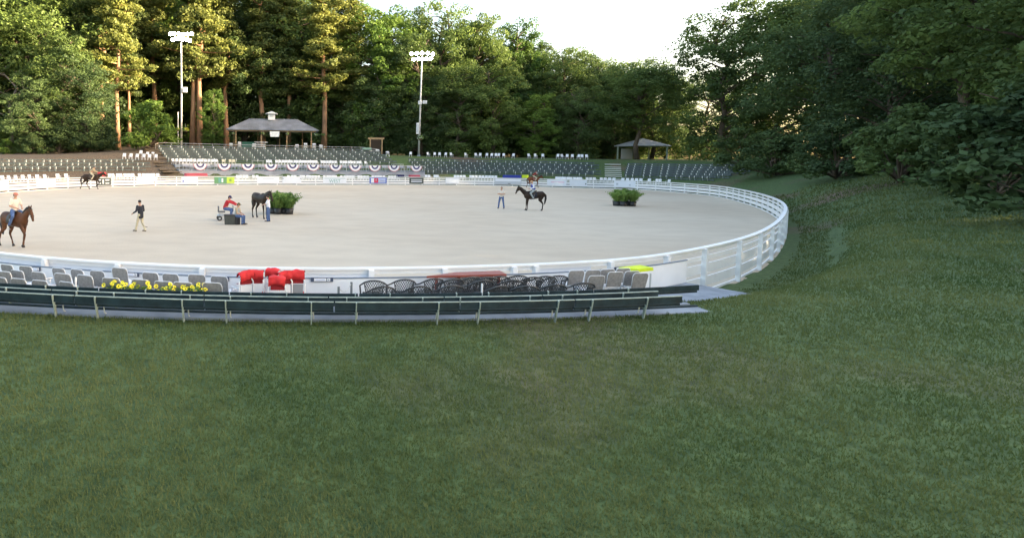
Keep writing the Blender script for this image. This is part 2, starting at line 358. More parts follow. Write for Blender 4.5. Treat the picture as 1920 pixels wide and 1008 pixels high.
# ------------------------------------------------------------ ring fence
fence = tag(empty('rail_fence', (0, 0, 0)), 'long white board rail fence running all round the pale sand ring', 'fence')
def strip(d0, d1, z0, z1, name, m, parent, s0=0.0, s1=None, step=1.22, zfun=None, closed=True):
    """a board that follows the ring: solid from offset d0 to d1 and z0 to z1"""
    s1 = TOTAL if s1 is None else s1; k = max(2, int(round((s1 - s0) / step))); vs = []; fs = []
    for i in range(k + (0 if closed else 1)):
        s = s0 + (s1 - s0) * i / k
        a, _ = ringpt(s, d0); c, _ = ringpt(s, d1)
        vs += [(a.x, a.y, z0), (c.x, c.y, z0), (c.x, c.y, z1), (a.x, a.y, z1)]
    r = k if closed else k + 1
    for i in range(k):
        j = (i + 1) % r
        for q in range(4): fs.append((i * 4 + q, j * 4 + q, j * 4 + (q + 1) % 4, i * 4 + (q + 1) % 4))
    if not closed: fs += [(0, 1, 2, 3), tuple(k * 4 + q for q in (3, 2, 1, 0))]
    B = MB(); B.add(vs, fs); return B.build(name, m, parent)
for z0, z1 in ((0.0, .08), (.22, .50), (.62, .90), (1.02, 1.15), (1.28, 1.378)):
    strip(-.02, .02, z0, z1, 'rail', M_white, fence)
strip(-.075, .085, 1.38, 1.42, 'cap_rail', M_white, fence)
NP = 84; pm = MB(); pm.box((0, 0, .69), (.13, .12, 1.378)); pm = pm.mesh('post', [M_white])
nearposts = [s_near(u) for u in (-45, 83, 225, 378, 540, 698, 845, 941, 1011, 1125, 1240)]
plist = [TOTAL * i / NP + 1.2 for i in range(NP)]; plist = [q for q in plist if not (min(nearposts) - 1.5 < q < max(nearposts) + 1.5)] + nearposts
for i, sp_ in enumerate(plist):
    p, nn = ringpt(sp_, .082); o = bpy.data.objects.new('post', pm); COL.objects.link(o); o.parent = fence; o.location = p; o.rotation_euler = (0, 0, math.atan2(nn.y, nn.x))

# banners on the ring side of the far fence
def glyph(B, x, z, w, h, mi, y=-.012):   # small block in banner plane (x along, z up)
    B.box((x, y, z), (w, .008, h), mi=mi)
def banner(u0, u1, label, face, marks=(), z0=.30, z1=1.30, text=None):
    s0 = s_at(u0); s1 = s_at(u1); a, n0 = ringpt(s0, -.045); c, n1 = ringpt(s1, -.045)
    mid = (a + c) / 2; d = (c - a); L = d.length; rz = math.atan2(d.y, d.x)
    B = MB(); B.box((0, 0, (z0 + z1) / 2), (L, .012, z1 - z0), mi=0)
    mats = [face]
    for (fx0, fx1, fz0, fz1, mm) in marks:
        if mm not in mats: mats.append(mm)
        w = (fx1 - fx0) * L; hh = (fz1 - fz0) * (z1 - z0)
        glyph(B, (fx0 + fx1) / 2 * L - L / 2, z0 + (fz0 + fz1) / 2 * (z1 - z0), w, hh, mats.index(mm))
    root = B.build('banner', mats); root.location = mid; root.rotation_euler = (0, 0, rz)
    tag(root, label, 'banner', 'advertising banners on the ring fence')
    if text:
        for (t, size, fx, fz, mm) in text:
            cu = bpy.data.curves.new('lettering', 'FONT'); cu.body = t; cu.size = size; cu.align_x = 'CENTER'; cu.align_y = 'CENTER'; cu.extrude = .004
            to = bpy.data.objects.new('lettering_tmp', cu); COL.objects.link(to); bpy.context.view_layer.update()
            me = bpy.data.meshes.new_from_object(to.evaluated_get(bpy.context.evaluated_depsgraph_get())); bpy.data.objects.remove(to)
            me.materials.clear(); me.materials.append(mm)
            lo = bpy.data.objects.new('lettering', me); COL.objects.link(lo); lo.parent = root
            lo.rotation_euler = (R(90), 0, 0); lo.location = (fx * L - L / 2, -.018, z0 + fz * (z1 - z0)); lo.scale = (1, 1, 1)
    return root
m_bw = mat('banner_white', (.72, .76, .84), .6, .03, 1); m_bg = mat('banner_dark', (.06, .08, .08), .6); m_bgr = mat('banner_green', (.12, .30, .14), .6)
m_by = mat('banner_lime', (.5, .68, .08), .6); m_bb = mat('banner_blue', (.10, .16, .5), .6); m_lb = mat('banner_pale_blue', (.42, .5, .78), .6); m_br = mat('banner_red', (.6, .05, .1), .6)
m_teal = mat('banner_teal', (.12, .32, .30), .6); m_pk = mat('banner_pink', (.74, .55, .66), .6); m_gy = mat('banner_grey', (.46, .5, .56), .6)
banner(-25, 14, 'plain white banner filling the fence panel at the left edge of the photo', m_bw)
banner(66, 107, 'white banner on the fence left of the galloping dark horse', m_bw, [(.2, .8, .45, .6, m_pk)])
banner(183, 210, 'dark green banner with white letter shapes under the galloping horse head', m_bg, [(.1, .32, .2, .34, m_bw), (.1, .18, .2, .8, m_bw), (.1, .32, .66, .8, m_bw), (.42, .52, .2, .8, m_bw), (.62, .88, .2, .35, m_bw), (.62, .88, .62, .8, m_bw)])
banner(254, 293, 'pale blank banner just right of the galloping horse, below white chairs', m_bw, [(.84, .9, .2, .35, m_bg)])
banner(339, 371, 'white banner with pale blue lettering below the timber steps', m_bw, [(.22, .94, .55, .68, m_lb), (.05, .16, .25, .5, m_bb), (.2, .9, .3, .4, m_lb)])
banner(399, 437, 'green and lime yellow banner on the fence', m_bgr, [(.2, .34, .12, .9, m_teal), (.36, .44, .2, .8, m_bw), (.62, 1.0, .04, .96, m_by), (.74, .88, .3, .7, m_bgr)])
banner(484, 524, 'white banner with a thin grey line of print behind the standing dark horse', m_bw, [(.25, .75, .7, .76, m_gy)])
banner(530, 566, 'white banner with two pairs of dark corner eyelets above the fern planter', m_bw, [(.02, .06, .7, .8, m_bg), (.94, .98, .7, .8, m_bg)])
banner(608, 647, 'white banner reading WEST in grey green letters', m_bw, [(.05, .95, .80, .86, m_teal)], text=[('WEST', .75, .5, .36, m_teal)])
banner(691, 722, 'blue edged banner with red shield shape and blue print', m_bb, [(.08, .26, .12, .88, m_bw), (.26, .5, .12, .88, m_br), (.34, .42, .45, .75, m_bw), (.5, .93, .12, .88, m_lb), (.52, .9, .3, .55, m_bw)])
banner(767, 793, 'dark grey banner with light lines of print near the right lamp pole', m_bg, [(.12, .88, .55, .72, m_gy), (.12, .88, .25, .42, m_bw)])
banner(833, 862, 'plain white banner right of the dark grey banner', m_bw)
banner(926, 975, 'grey white banner with faint print above the man with folded arms', m_gy, [(.03, .97, .55, .95, m_bw), (.5, .6, .1, .2, m_bg)])
banner(1024, 1060, 'white banner with pinkish print behind the blue vested rider', m_bw, [(.2, .9, .5, .72, m_pk)])
banner(1068, 1098, 'white banner with small dark corner marks between rider and right planter', m_bw, [(.9, .96, .3, .5, m_bg)])
banner(1150, 1192, 'white banner with a small round grey emblem above the right planter', m_bw, [(.1, .2, .35, .65, m_gy), (.7, .78, .3, .5, m_gy)])

# ------------------------------------------------------------ far bleachers
def bench_module(L, brk, mg=M_greenfar):
    B = MB()
    B.box((0, .02, .40), (L - .05, .28, .05)); B.box((0, .20, .66), (L - .05, .035, .22)); B.box((0, .02, .12), (L - .05, .05, .16))
    for bx in brk:
        B.box((bx, -.10, .50), (.10, .05, .30), mi=1); B.box((bx, .10, .2), (.07, .30, .40), mi=2); B.box((bx, .235, .56), (.07, .03, .5), mi=2)
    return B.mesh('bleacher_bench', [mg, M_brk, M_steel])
def bench_row(me, L, u0, u1, d, where, rowname, group, name='bleacher_bench', gap=0.0):
    s0, s1 = s_at(u0), s_at(u1); e0, _ = ringpt(s0, d); e1, _ = ringpt(s1, d)
    # walk along the offset curve
    pts = [ringpt(s0 + (s1 - s0) * i / 400, d)[0] for i in range(401)]
    out = []; acc = 0; last = pts[0]
    for p in pts[1:]:
        if (p - last).length >= L + gap: out.append((last.copy(), p.copy())); last = p
    for i, (a, c) in enumerate(out):
        mid = (a + c) / 2; dd = c - a; o = bpy.data.objects.new(name, me); COL.objects.link(o)
        o.location = (mid.x, mid.y, gh(mid.x, mid.y) + .02); o.rotation_euler = (0, 0, math.atan2(dd.y, dd.x))
        tag(o, '%s green bench from left, %s row, %s' % (ordn(i + 1), rowname, where), 'bench', group)
main_me = bench_module(3.74, (-1.6, .27)); pair_me = bench_module(2.44, (-.85, 0.0)); right_me = bench_module(2.6, (-1.0, 0.0))
RN = ['lowest', 'second lowest', 'third lowest', 'fourth lowest', 'second highest', 'top']
for k in range(6):
    bench_row(main_me, 3.74, 349, 792 - k * 3, 9.2 + k * 1.06, 'middle bleachers', RN[k], 'benches of the middle bleachers')
for k in range(6):
    bench_row(right_me, 2.6, 818 - k * 2, 1137, 4.9 + k * 1.22, 'bleachers left of the pale steps', RN[k], 'benches of the right bleachers')
    bench_row(right_me, 2.6, 1166, 1290, 4.9 + k * 1.22, 'bleachers right of the pale steps', RN[k], 'benches right of the pale steps')
for k, nm in enumerate(['lowest', 'middle', 'top']):
    bench_row(pair_me, 2.44, -60, 322, 6.0 + k * 1.5, 'left bleachers', nm, 'benches of the left bleachers')
# rail behind the top row of the middle bleachers
rl = tag(empty('back_railing', (0, 0, 0)), 'thin grey pipe railing behind the top row of the middle bleachers', 'railing')
s0, s1 = s_at(346), s_at(770); B = MB(); tops = []
for i in range(61):
    p, nn = ringpt(s0 + (s1 - s0) * i / 60, 15.6); tops.append(Vector((p.x, p.y, gh(p.x, p.y) + .95)))
B.tube(tops, .035, 6); B.build('top_rail', M_pole, rl)
B = MB(); B.tube([t - Vector((0, 0, .45)) for t in tops], .025, 6); B.build('mid_rail', M_pole, rl)
for t in tops[::3]:
    B = MB(); B.tube([t, t - Vector((0, 0, 1.0))], .03, 6); B.build('post', M_pole, rl)

# timber steps and pale steps through the bleachers
def steps(u, w, d0, d1, n, label, m, name, mr=None):
    root = empty(name, (0, 0, 0)); s = s_at(u)
    for i in range(n):
        d = d0 + (d1 - d0) * i / (n - 1); p, nn = ringpt(s, d); z = gh(p.x, p.y)
        B = MB(); B.box((p.x, p.y, z + .02), ((d1 - d0) / n * .72, w, .13), rz=math.atan2(nn.y, nn.x)); B.build('tread', m, root)
        if mr:
            q, _ = ringpt(s, d + (d1 - d0) / n * .5); B = MB(); B.box((q.x, q.y, z + .0), ((d1 - d0) / n * .6, w - .2, .10), rz=math.atan2(nn.y, nn.x)); B.build('landing', mr, root)
    tag(root, label, 'steps'); return root
steps(338, 3.0, 1.6, 15, 10, 'brown timber edged steps climbing between the left and middle bleachers', M_oldtimber, 'timber_steps', mat('packed_earth', (.16, .11, .07), .95, .3, 3))
steps(1152, 2.6, 3.2, 12, 9, 'pale concrete steps climbing through the right bleachers', mat('pale_step', (.62, .62, .58), .8), 'concrete_steps', mat('step_dark', (.10, .09, .08), .9))

# box seat tier in the middle with railing and bunting
tier = tag(empty('box_railing', (0, 0, 0)), 'grey rail along the front of the raised box seats, hung with bunting', 'railing')
sA, sB = s_at(352), s_at(815)
def seg_strip(d0, d1, z0, z1, name, m, parent, sa, sb): return strip(d0, d1, z0, z1, name, m, parent, sa, sb, 1.2, closed=False)
seg_strip(4.30, 4.36, 3.22, 3.30, 'top_rail', M_pole, tier, sA, sB)
for i in range(24):
    p, nn = ringpt(sA + (sB - sA) * i / 23, 4.42); B = MB(); B.box((p.x, p.y, 2.6), (.06, .06, 1.38), rz=math.atan2(nn.y, nn.x)); B.build('post', M_pole, tier)
wall = seg_strip(4.2, 4.29, .3, 2.15, 'box_wall', mat('grey_boards', (.33, .34, .38), .8, .15, .8), None, sA, sB)
tag(wall, 'grey boarded wall below the raised box seats and their bunting', 'wall')
def bunting_mesh():
    mats = [mat('bunting_white', (.8, .8, .84), .8), mat('bunting_blue', (.06, .06, .18), .8), mat('bunting_red', (.55, .22, .27), .8)]
    B = MB(); rings = [(0, .18, 0), (.18, .30, 0), (.30, .52, 1), (.52, .78, 0), (.78, .86, 2)]; W, H = 1.28, 1.26; n = 24
    for r0_, r1_, mi in rings:
        vs = []; fs = []
        for i in range(n + 1):
            a = math.pi * i / n; pl = .035 * (1 if i % 2 else -1)
            for r in (r0_, r1_): vs.append((-W * r * math.cos(a), pl * r - .02, -H * r * math.sin(a)))
        fs = [(2 * i, 2 * i + 1, 2 * i + 3, 2 * i + 2) for i in range(n)]; B.add(vs, fs, mi)
        k = len(vs); B.add([(v[0], v[1] + .012, v[2]) for v in vs], [f[::-1] for f in fs], mi)
    return B.mesh('bunting', mats)
bme = bunting_mesh()
for i, u in enumerate([373, 421, 468, 510, 555, 598, 642, 684, 723, 762, 803]):
    p, nn = ringpt(s_at(u + (u - 600) * .045 * -1 + 4), 4.26); o = bpy.data.objects.new('bunting', bme); COL.objects.link(o)
    zz = 3.28; o.location = (p.x, p.y, zz); o.rotation_euler = (0, 0, math.atan2(nn.y, nn.x) - R(90))
    tag(o, '%s half round red white and blue bunting from the left on the box railing' % ordn(i + 1), 'bunting', 'fan buntings on the box railing')

# ------------------------------------------------------------ far chairs
def far_chair(name, m, legs=True, back=.42):
    B = MB(); w = .46
    B.box((0, 0, .44), (w, .44, .04)); 
    M = Matrix.Rotation(R(-14), 3, 'X'); B.box((0, .25, .44 + back / 2 + .04), (w, .035, back), M=M)
    for sx in (-1, 1):
        B.beam((sx * .20, -.19, .42), (sx * .23, -.24, 0), .035, .035); B.beam((sx * .20, .19, .42), (sx * .24, .27, 0), .035, .035)
        B.beam((sx * .225, -.2, .64), (sx * .225, .27, .66), .05, .03); B.beam((sx * .225, -.19, .64), (sx * .225, -.2, .44), .035, .035)
    return B.mesh(name, m)
me_w = far_chair('white_chair', [M_plastic]); me_t = far_chair('tan_chair', [mat('cream_plastic', (.6, .56, .44), .5)]); me_g = far_chair('grey_chair', [mat('pale_grey_plastic', (.42, .43, .50), .5)])
def put(me, p, rz, label, cat, group, name=None):
    o = bpy.data.objects.new(name or 'chair', me); COL.objects.link(o); o.location = p; o.rotation_euler = (0, 0, rz); tag(o, label, cat, group); return o
def chair_run(ulist, d, floor, phrase, group, me=me_w, turn=0.0):
    for i, u in enumerate(ulist):
        s = s_at(u); p, nn = ringpt(s, d); z = floor if floor is not None else gh(p.x, p.y)
        put(me, (p.x, p.y, z), math.atan2(nn.y, nn.x) - R(90) + turn + rnd.uniform(-.25, .25), '%s white chair from the left %s' % (ordn(i + 1), phrase), 'chair', group, 'chair')
def frange(a, b_, st): 
    out = []
    while a <= b_: out.append(a + rnd.uniform(-.8, .8)); a += st
    return out
fl = .65
strip_ = lambda u0, u1, d0, d1, z0, z1, nm, m: tag(seg_strip(d0, d1, z0, z1, nm, m, None, s_at(u0), s_at(u1)), kind='structure')
strip_(-60, 1262, 1.1, 3.5, .0, fl, 'terrace', M_conc)
strip_(352, 815, 4.5, 6.3, 1.6, 2.42, 'upper_terrace', M_conc)
strip_(352, 740, 6.5, 8.4, 2.2, 3.12, 'top_terrace', M_conc)
chair_run([7, 18, 28, 41, 52, 61, 76, 88, 99, 112], 2.2, fl + .25, 'in the row behind the fence at the far left', 'white chairs behind the fence at the far left')
chair_run([130, 146], 2.2, fl + .3, 'behind the galloping dark horse', 'white chairs behind the galloping horse')
chair_run(frange(221, 262, 6.6), 2.2, fl + .25, 'behind the fence right of the galloping horse', 'white chairs right of the galloping horse')
chair_run(frange(274, 312, 6.5), 2.2, fl + .25, 'behind the fence left of the timber steps', 'white chairs left of the timber steps')
chair_run(frange(452, 492, 7), 2.2, fl, 'in the ring side row below the left buntings', 'white chairs below the left buntings')
chair_run(frange(548, 760, 6.6), 2.2, fl, 'in the ring side row below the middle buntings', 'white chairs below the middle buntings')
chair_run(frange(808, 832, 7), 2.2, fl + .2, 'in the ring side row right of the last bunting', 'white chairs right of the last bunting')
chair_run(frange(862, 935, 6.0), 2.2, fl + .2, 'in the ring side row below the right bleachers', 'white chairs below the right bleachers')
chair_run(frange(1040, 1122, 7), 2.2, fl + .2, 'behind the fence right of the far chestnut horse', 'white chairs right of the far chestnut horse')
chair_run(frange(1130, 1230, 8), 2.2, fl + .2, 'behind the fence below the pale steps', 'white chairs below the pale steps')
chair_run(frange(352, 432, 6.4), 7.3, 3.14, 'in the upper box row above the left buntings', 'white chairs above the left buntings')
chair_run(frange(520, 716, 6.2), 7.3, 3.14, 'in the upper box row above the middle buntings', 'white chairs above the middle buntings')
chair_run(frange(362, 800, 8.0), 5.3, 2.44, 'in the row directly behind the bunting rail', 'pale chairs directly behind the bunting rail', me=me_g)
for i, u in enumerate([437, 449, 458]):
    p, nn = ringpt(s_at(u), 7.3); put(me_t, (p.x, p.y, 3.14), math.atan2(nn.y, nn.x) - R(90), '%s of three cream chairs in the upper box row above the buntings' % ['left', 'middle', 'right'][i], 'chair', 'cream chairs in the upper box row', 'chair')
# crest chairs at the right and on the left bank
crest_me = far_chair('folding_chair', [M_plastic], back=.5)
for i, (u, y) in enumerate([(769, 287), (804, 290), (814, 290), (825, 290), (834, 290), (846, 290), (873, 291), (892, 292), (900, 292), (912, 292), (923, 292.5), (929, 292.5), (934, 292), (943, 292.5), (963, 293), (993, 294), (1005, 294), (1018, 294), (1046, 296), (1055, 296), (1064, 297), (1074, 297.5), (1083, 298), (1092, 298), (1100, 298)]):
    Y = P(u, 290, 1)[1]; best = None
    s = s_at(u); p, nn = ringpt(s, 14.3)
    # shift along the crest until the column matches
    for ds in np.linspace(-6, 6, 61):
        q, nq = ringpt(s + ds, 14.3); e = abs(px_of((q.x, q.y, 5))[0] - u)
        if best is None or e < best[0]: best = (e, q, nq)
    q, nq = best[1], best[2]
    put(crest_me, (q.x, q.y, gh(q.x, q.y)), math.atan2(nq.y, nq.x) - R(90) + rnd.uniform(-.5, .5), '%s white folding chair from the left along the grassy crest behind the right bleachers' % ordn(i + 1), 'chair', 'folding chairs along the crest', 'folding_chair')
for i, (u, y, Y) in enumerate([(233, 299, 87), (245, 299.5, 87.5), (257, 300, 88), (269, 300, 88.5), (280, 300.5, 89), (292, 300.5, 89.5), (264, 293, 91), (276, 296, 91.5), (286, 296, 92)]):
    p = P(u, y, Y); put(crest_me, (p.x, p.y, p.z), R(10) + rnd.uniform(-.2, .2), '%s white folding chair from the left on the earth bank beside the timber steps' % ordn(i + 1), 'chair', 'folding chairs on the left earth bank', 'folding_chair')
B = MB(); 
# tables and covers in the boxes
def table_at(u, y_top, d, w, dp, m, label, floor, cloth=None, h=.74, name='table'):
    p, nn = ringpt(s_at(u), d); root = empty(name, (p.x, p.y, floor), math.atan2(nn.y, nn.x) - R(90))
    B = MB(); B.box((0, 0, h), (w, dp, .04)); B.build('table_top', m, root)
    for sx in (-1, 1):
        for sy in (-1, 1):
            B = MB(); B.tube([(sx * (w / 2 - .08), sy * (dp / 2 - .08), h - .02), (sx * (w / 2 - .06), sy * (dp / 2 - .06), 0)], .02, 6); B.build('leg', M_pole, root)
    tag(root, label, 'table'); return root
def cloth_at(u, d, floor, w, dp, m, label, h=.8, name='table_cover'):
    p, nn = ringpt(s_at(u), d); B = MB(); nseg = 14
    per = []
    for k in range(40):
        t = k / 40 * 2 * math.pi; x = abs(math.cos(t)) ** .35 * math.copysign(1, math.cos(t)) * w / 2; y = abs(math.sin(t)) ** .35 * math.copysign(1, math.sin(t)) * dp / 2; per.append((x, y))
    vs = [(x, y, h) for x, y in per] + [(x * 1.03, y * 1.03, h - .03) for x, y in per] + [(x * (1.05 + .04 * (i % 3 - 1)), y * (1.08 + .06 * (i % 3 - 1)), h - .5 - .05 * (i % 2)) for i, (x, y) in enumerate(per)]
    fs = [tuple(range(40))] + [(a * 40 + i, a * 40 + (i + 1) % 40, (a + 1) * 40 + (i + 1) % 40, (a + 1) * 40 + i) for a in range(2) for i in range(40)]
    B.add(vs, fs); o = B.build(name, m); o.location = (p.x, p.y, floor); o.rotation_euler = (0, 0, math.atan2(nn.y, nn.x) - R(90)); tag(o, label, 'cover'); return o
cloth_at(378, 2.8, fl + .35, 3.4, 1.0, mat('rose_cloth', (.50, .09, .12), .8), 'rose red cloth covered table below the leftmost bunting')
cloth_at(790, 2.6, fl + .25, 1.9, .9, mat('rose_cloth2', (.5, .08, .12), .8), 'rose red cloth covered table between the two rightmost buntings')
cloth_at(763, 2.6, fl + .3, 1.2, .9, M_navy, 'navy blue cloth covered table below the second bunting from the right')
cloth_at(959, 2.2, fl + .42, 2.9, 1.0, M_blue, 'royal blue cloth covered table behind the fence above the man with folded arms')
cloth_at(981, 2.6, fl + .5, 1.0, .8, M_lime, 'small lime yellow cover behind the far chestnut horse rider')
cloth_at(207, 2.4, fl + .75, 1.0, .6, mat('scarlet_cloth', (.75, .06, .06), .7), 'small scarlet cover on the terrace beyond the galloping horse head', h=.6)
table_at(500, 304, 7.2, 2.0, .8, M_plastic, 'white table on the upper terrace above the left buntings', 3.14)
table_at(774, 306, 6.5, 2.0, 1.2, M_plastic, 'white table behind the second bunting from the right', 2.75, h=.8)
table_at(522, 323, 2.6, 2.2, .8, M_plastic, 'white table at ring side below the third bunting from the left', fl + .1)

# ------------------------------------------------------------ pavilion
PV = P(512, 284, 113); pz = gh(PV.x, PV.y); k = ppm((PV.x, 113, 6))
pav = empty('pavilion', (PV.x, PV.y, pz), R(3)); tag(pav, 'open timber pavilion with grey metal hipped roof and small cupola', 'pavilion')
def zpx(y, Y=113, px=512): return P(px, y, Y).z - pz
eave, ridge = zpx(245), zpx(224); hw = 168 / k / 2; rw = 92 / k / 2; dpt = 3.6
B = MB(); e = eave
v = [(-hw, -dpt, e), (hw, -dpt, e - .0), (hw, dpt, e), (-hw, dpt, e), (-rw, 0, ridge), (rw, 0, ridge)]
v2 = [(x, y, z - .14) for x, y, z in v[:4]]
B.add(v + v2, [(0, 1, 5, 4), (1, 2, 5), (2, 3, 4, 5), (3, 0, 4), (0, 6, 7, 1), (1, 7, 8, 2), (2, 8, 9, 3), (3, 9, 6, 0), (6, 9, 8, 7)])
for i in range(38):       # standing seams on the front and back slopes
    x = -hw + .3 + i * (2 * hw - .6) / 37; xt = max(-rw, min(rw, x)); t = 1.0
    if abs(x) > rw: t = (hw - abs(x)) / (hw - rw)
    for sy in (-1, 1): B.beam((x, sy * dpt, e + .03), (x, sy * dpt * (1 - t), e + (ridge - e) * t + .03), .035, .05)
B.build('roof', M_roof, pav)
B = MB(); B.tube([(-rw, 0, ridge + .03), (rw, 0, ridge + .03)], .07, 6); B.build('ridge_cap', M_roof, pav)
cup = empty('cupola', (0, 0, 0)); cup.parent = pav
cx = (509 - 512) / k; zc = zpx(226)
B = MB(); B.box((cx, 0, ridge + .5), (1.35, 1.35, 1.3)); B.build('cupola_wall', M_white, cup)
B = MB(); zt = zpx(208.5); ze = ridge + 1.05
B.add([(cx - 1.25, -1.25, ze), (cx + 1.25, -1.25, ze), (cx + 1.25, 1.25, ze), (cx - 1.25, 1.25, ze), (cx, 0, zt)], [(0, 1, 4), (1, 2, 4), (2, 3, 4), (3, 0, 4), (3, 2, 1, 0)]); B.build('cupola_roof', mat('cupola_roof', (.5, .52, .55), .6), cup)
B = MB()
for dz in (-.12, .06, .24): B.box((cx, -.69, ridge + .62 + dz), (.7, .03, .08))
B.build('louvre', M_pole, cup)
for x in (-66.5, -20.5, 26, 70.5):
    B = MB(); B.box(((x) / k, -dpt + .55, (eave - .15) / 2), (.2, .2, eave - .15)); B.build('post', M_timber, pav)
for x in (-82, -35, 8, 53):
    B = MB(); B.box(((x + 4) / k * .97, dpt - .5, (eave - .15) / 2), (.18, .18, eave - .15)); B.build('post', M_timber, pav)
B = MB(); B.box((0, -dpt + .55, eave - .26), (2 * hw - 1.2, .12, .22)); B.build('beam', M_timber, pav)
B = MB()
for z in (.5, .95): B.beam((-hw + .9, dpt - .5, z), (hw - .9, dpt - .5, z), .06, .09)
B.build('railing', M_oldtimber, pav)
B = MB(); B.box((0, 0, -.08), (2 * hw - .8, 2 * dpt - .4, .3)); B.build('floor', M_conc, pav)
B = MB(); sw = 18 / k; B.add([(-sw / 2, -.02, 0), (sw / 2, -.02, 0), (sw / 2 * .85, -.02, -1.05), (-sw / 2 * .85, -.02, -1.05), (-sw / 2, .02, 0), (sw / 2, .02, 0), (sw / 2 * .85, .02, -1.05), (-sw / 2 * .85, .02, -1.05)], [(3, 2, 1, 0), (4, 5, 6, 7), (0, 1, 5, 4), (1, 2, 6, 5), (2, 3, 7, 6), (3, 0, 4, 7)])
B.box((0, -.03, -.5), (sw * .5, .015, .08), mi=1)
sg = B.build('hanging_sign', [M_plastic, m_gy]); sg.location = pav.matrix_world @ Vector((0, 0, 0)); sg.location = P(515, 246.5, 109.2); sg.rotation_euler = (0, 0, R(3)); tag(sg, 'white tapered sign hanging under the front eave of the pavilion', 'sign')
def foliage(B, c, r, n, size, mi=0, rr=rnd, up=.2):
    for _ in range(n):
        while True:
            v = Vector((rr.uniform(-1, 1), rr.uniform(-1, 1), rr.uniform(-1, 1)))
            if v.length <= 1: break
        v = v * (0.6 + .4 * v.length); p = Vector(c) + Vector((v.x * r[0], v.y * r[1], v.z * r[2]))
        nrm = (v + Vector((rr.uniform(-.8, .8), rr.uniform(-.8, .8), rr.uniform(-.5, .9)))).normalized()
        a = nrm.orthogonal().normalized(); a.rotate(Matrix.Rotation(rr.uniform(0, 6.28), 3, nrm)); q = nrm.cross(a); s = size * rr.uniform(.6, 1.3)
        B.add([p - a * s, p + q * s * .45, p + a * s, p - q * s * .45], [(0, 1, 2, 3)], mi)
def hanging_basket(p, label, m2=M_yellow, sc=1.0):
    root = empty('hanging_basket', p); B = MB(); B.tube([(0, 0, -.05), (0, 0, -.14), (0, 0, -.22)], [.25, .2, .1], 10); B.build('basket', M_oldtimber, root)
    B = MB(); foliage(B, (0, 0, .08), (.42, .42, .26), 90, .11); B.build('foliage', M_dkleaf, root)
    B = MB(); foliage(B, (0, 0, .1), (.44, .44, .28), 30, .07); B.build('blossom', m2, root)
    B = MB(); B.tube([(0, 0, .1), (0, 0, .75)], .012, 5); B.build('hanger', M_pole, root)
    tag(root, label, 'hanging basket', None); root.scale = (sc,) * 3
for i, (x, y) in enumerate([(437, 251), (493, 251), (539, 252), (592, 253)]):
    hanging_basket(P(x, y, 109.3), '%s hanging flower basket from the left under the pavilion eave' % ordn(i + 1), m_bw)
# white chair stacks near the pavilion
def stack_mesh(n):
    B = MB()
    for i in range(n):
        z = i * .24; B.box((0, 0, z + .44), (.5, .48, .05)); B.box((0, .24, z + .62), (.5, .04, .16))
    for sx in (-.22, .22):
        for sy in (-.2, .2): B.beam((sx, sy, .42), (sx * 1.1, sy * 1.15, 0), .04, .04)
    return B.mesh('chair_stack', [M_plastic])
sm3 = stack_mesh(3); sm2 = stack_mesh(2)
for i, (x, y, mm, lab) in enumerate([(433, 284, sm2, 'left of the first pavilion post'), (449, 282, sm3, 'against the leftmost front post of the pavilion'), (476, 283, sm2, 'at the left end of the piled tables'), (573, 282, sm3, 'left of the rightmost pavilion post'), (589, 282, sm3, 'just right of the pavilion'), (602, 281, sm2, 'standing alone right of the pavilion'), (557, 281, sm2, 'under the right part of the pavilion roof'), (708, 283, sm2, 'under the bare timber frame'), (727, 283, sm2, 'just right of the bare timber frame')]):
    p = P(x, y, 108.5); p.z = gh(p.x, p.y); o = put(mm, p, R(5), 'stack of white plastic chairs ' + lab, 'chairs', 'stacks of white chairs by the pavilion', 'chair_stack'); o.scale = (1.3, 1.3, 1.15)
p = P(487, 277, 110); tb = empty('piled_tables', (p.x, p.y, gh(p.x, p.y))); tag(tb, 'pile of white folding tables under the left half of the pavilion', 'tables')
for i in range(3): B = MB(); B.box((-.2 + .25 * i, 0, .55 + i * .42), (2.6 - .5 * (i == 1), .8, .10), rz=.02 * i); B.build('table_top', M_plastic, tb)
for sx in (-1, 1): B = MB(); B.box((sx * .8, 0, .35), (.08, .6, .7)); B.build('trestle', M_pole, tb)
p = P(465, 274, 112); B = MB(); B.box((0, 0, .8), (2.3, .9, 1.2)); B.box((0, 0, 1.44), (2.4, 1.0, .08)); B.box((0, -.47, .9), (.06, .03, 1.0)); o = B.build('green_bin', mat('green_plastic', (.03, .14, .09), .5)); o.location = (p.x, p.y, gh(p.x, p.y)); tag(o, 'dark green chest under the left half of the pavilion', 'chest')
# bare timber frame
p = P(705, 284, 113); fz = gh(p.x, p.y); fr = empty('pergola', (p.x, p.y, fz), R(-3)); tag(fr, 'bare tan timber frame of two posts and a wide beam', 'frame')
hh = P(705, 261, 113).z - fz; fw = 22 / k
for sx in (-1, 1): B = MB(); B.box((sx * fw / 2, 0, hh / 2), (.24, .24, hh)); B.build('post', M_timber, fr)
B = MB(); B.box((0, 0, hh + .13), (fw + .9, .3, .36)); B.build('beam', M_timber, fr)
B = MB(); B.box((0, 1.1, hh * .55), (fw * .85, .1, hh * .9)); B.build('back_panel', mat('dark_boards', (.05, .035, .025), .9), fr)
p = P(688, 281, 109); bn = empty('garden_bench', (p.x, p.y, gh(p.x, p.y))); tag(bn, 'pale green garden bench left of the bare timber frame', 'bench')
mgn = mat('pale_green_paint', (.25, .38, .3), .7)
B = MB(); B.box((0, 0, .5), (1.8, .5, .08)); B.build('seat', mgn, bn); B = MB(); B.box((0, .25, .85), (1.8, .06, .45)); B.build('backrest', mgn, bn)
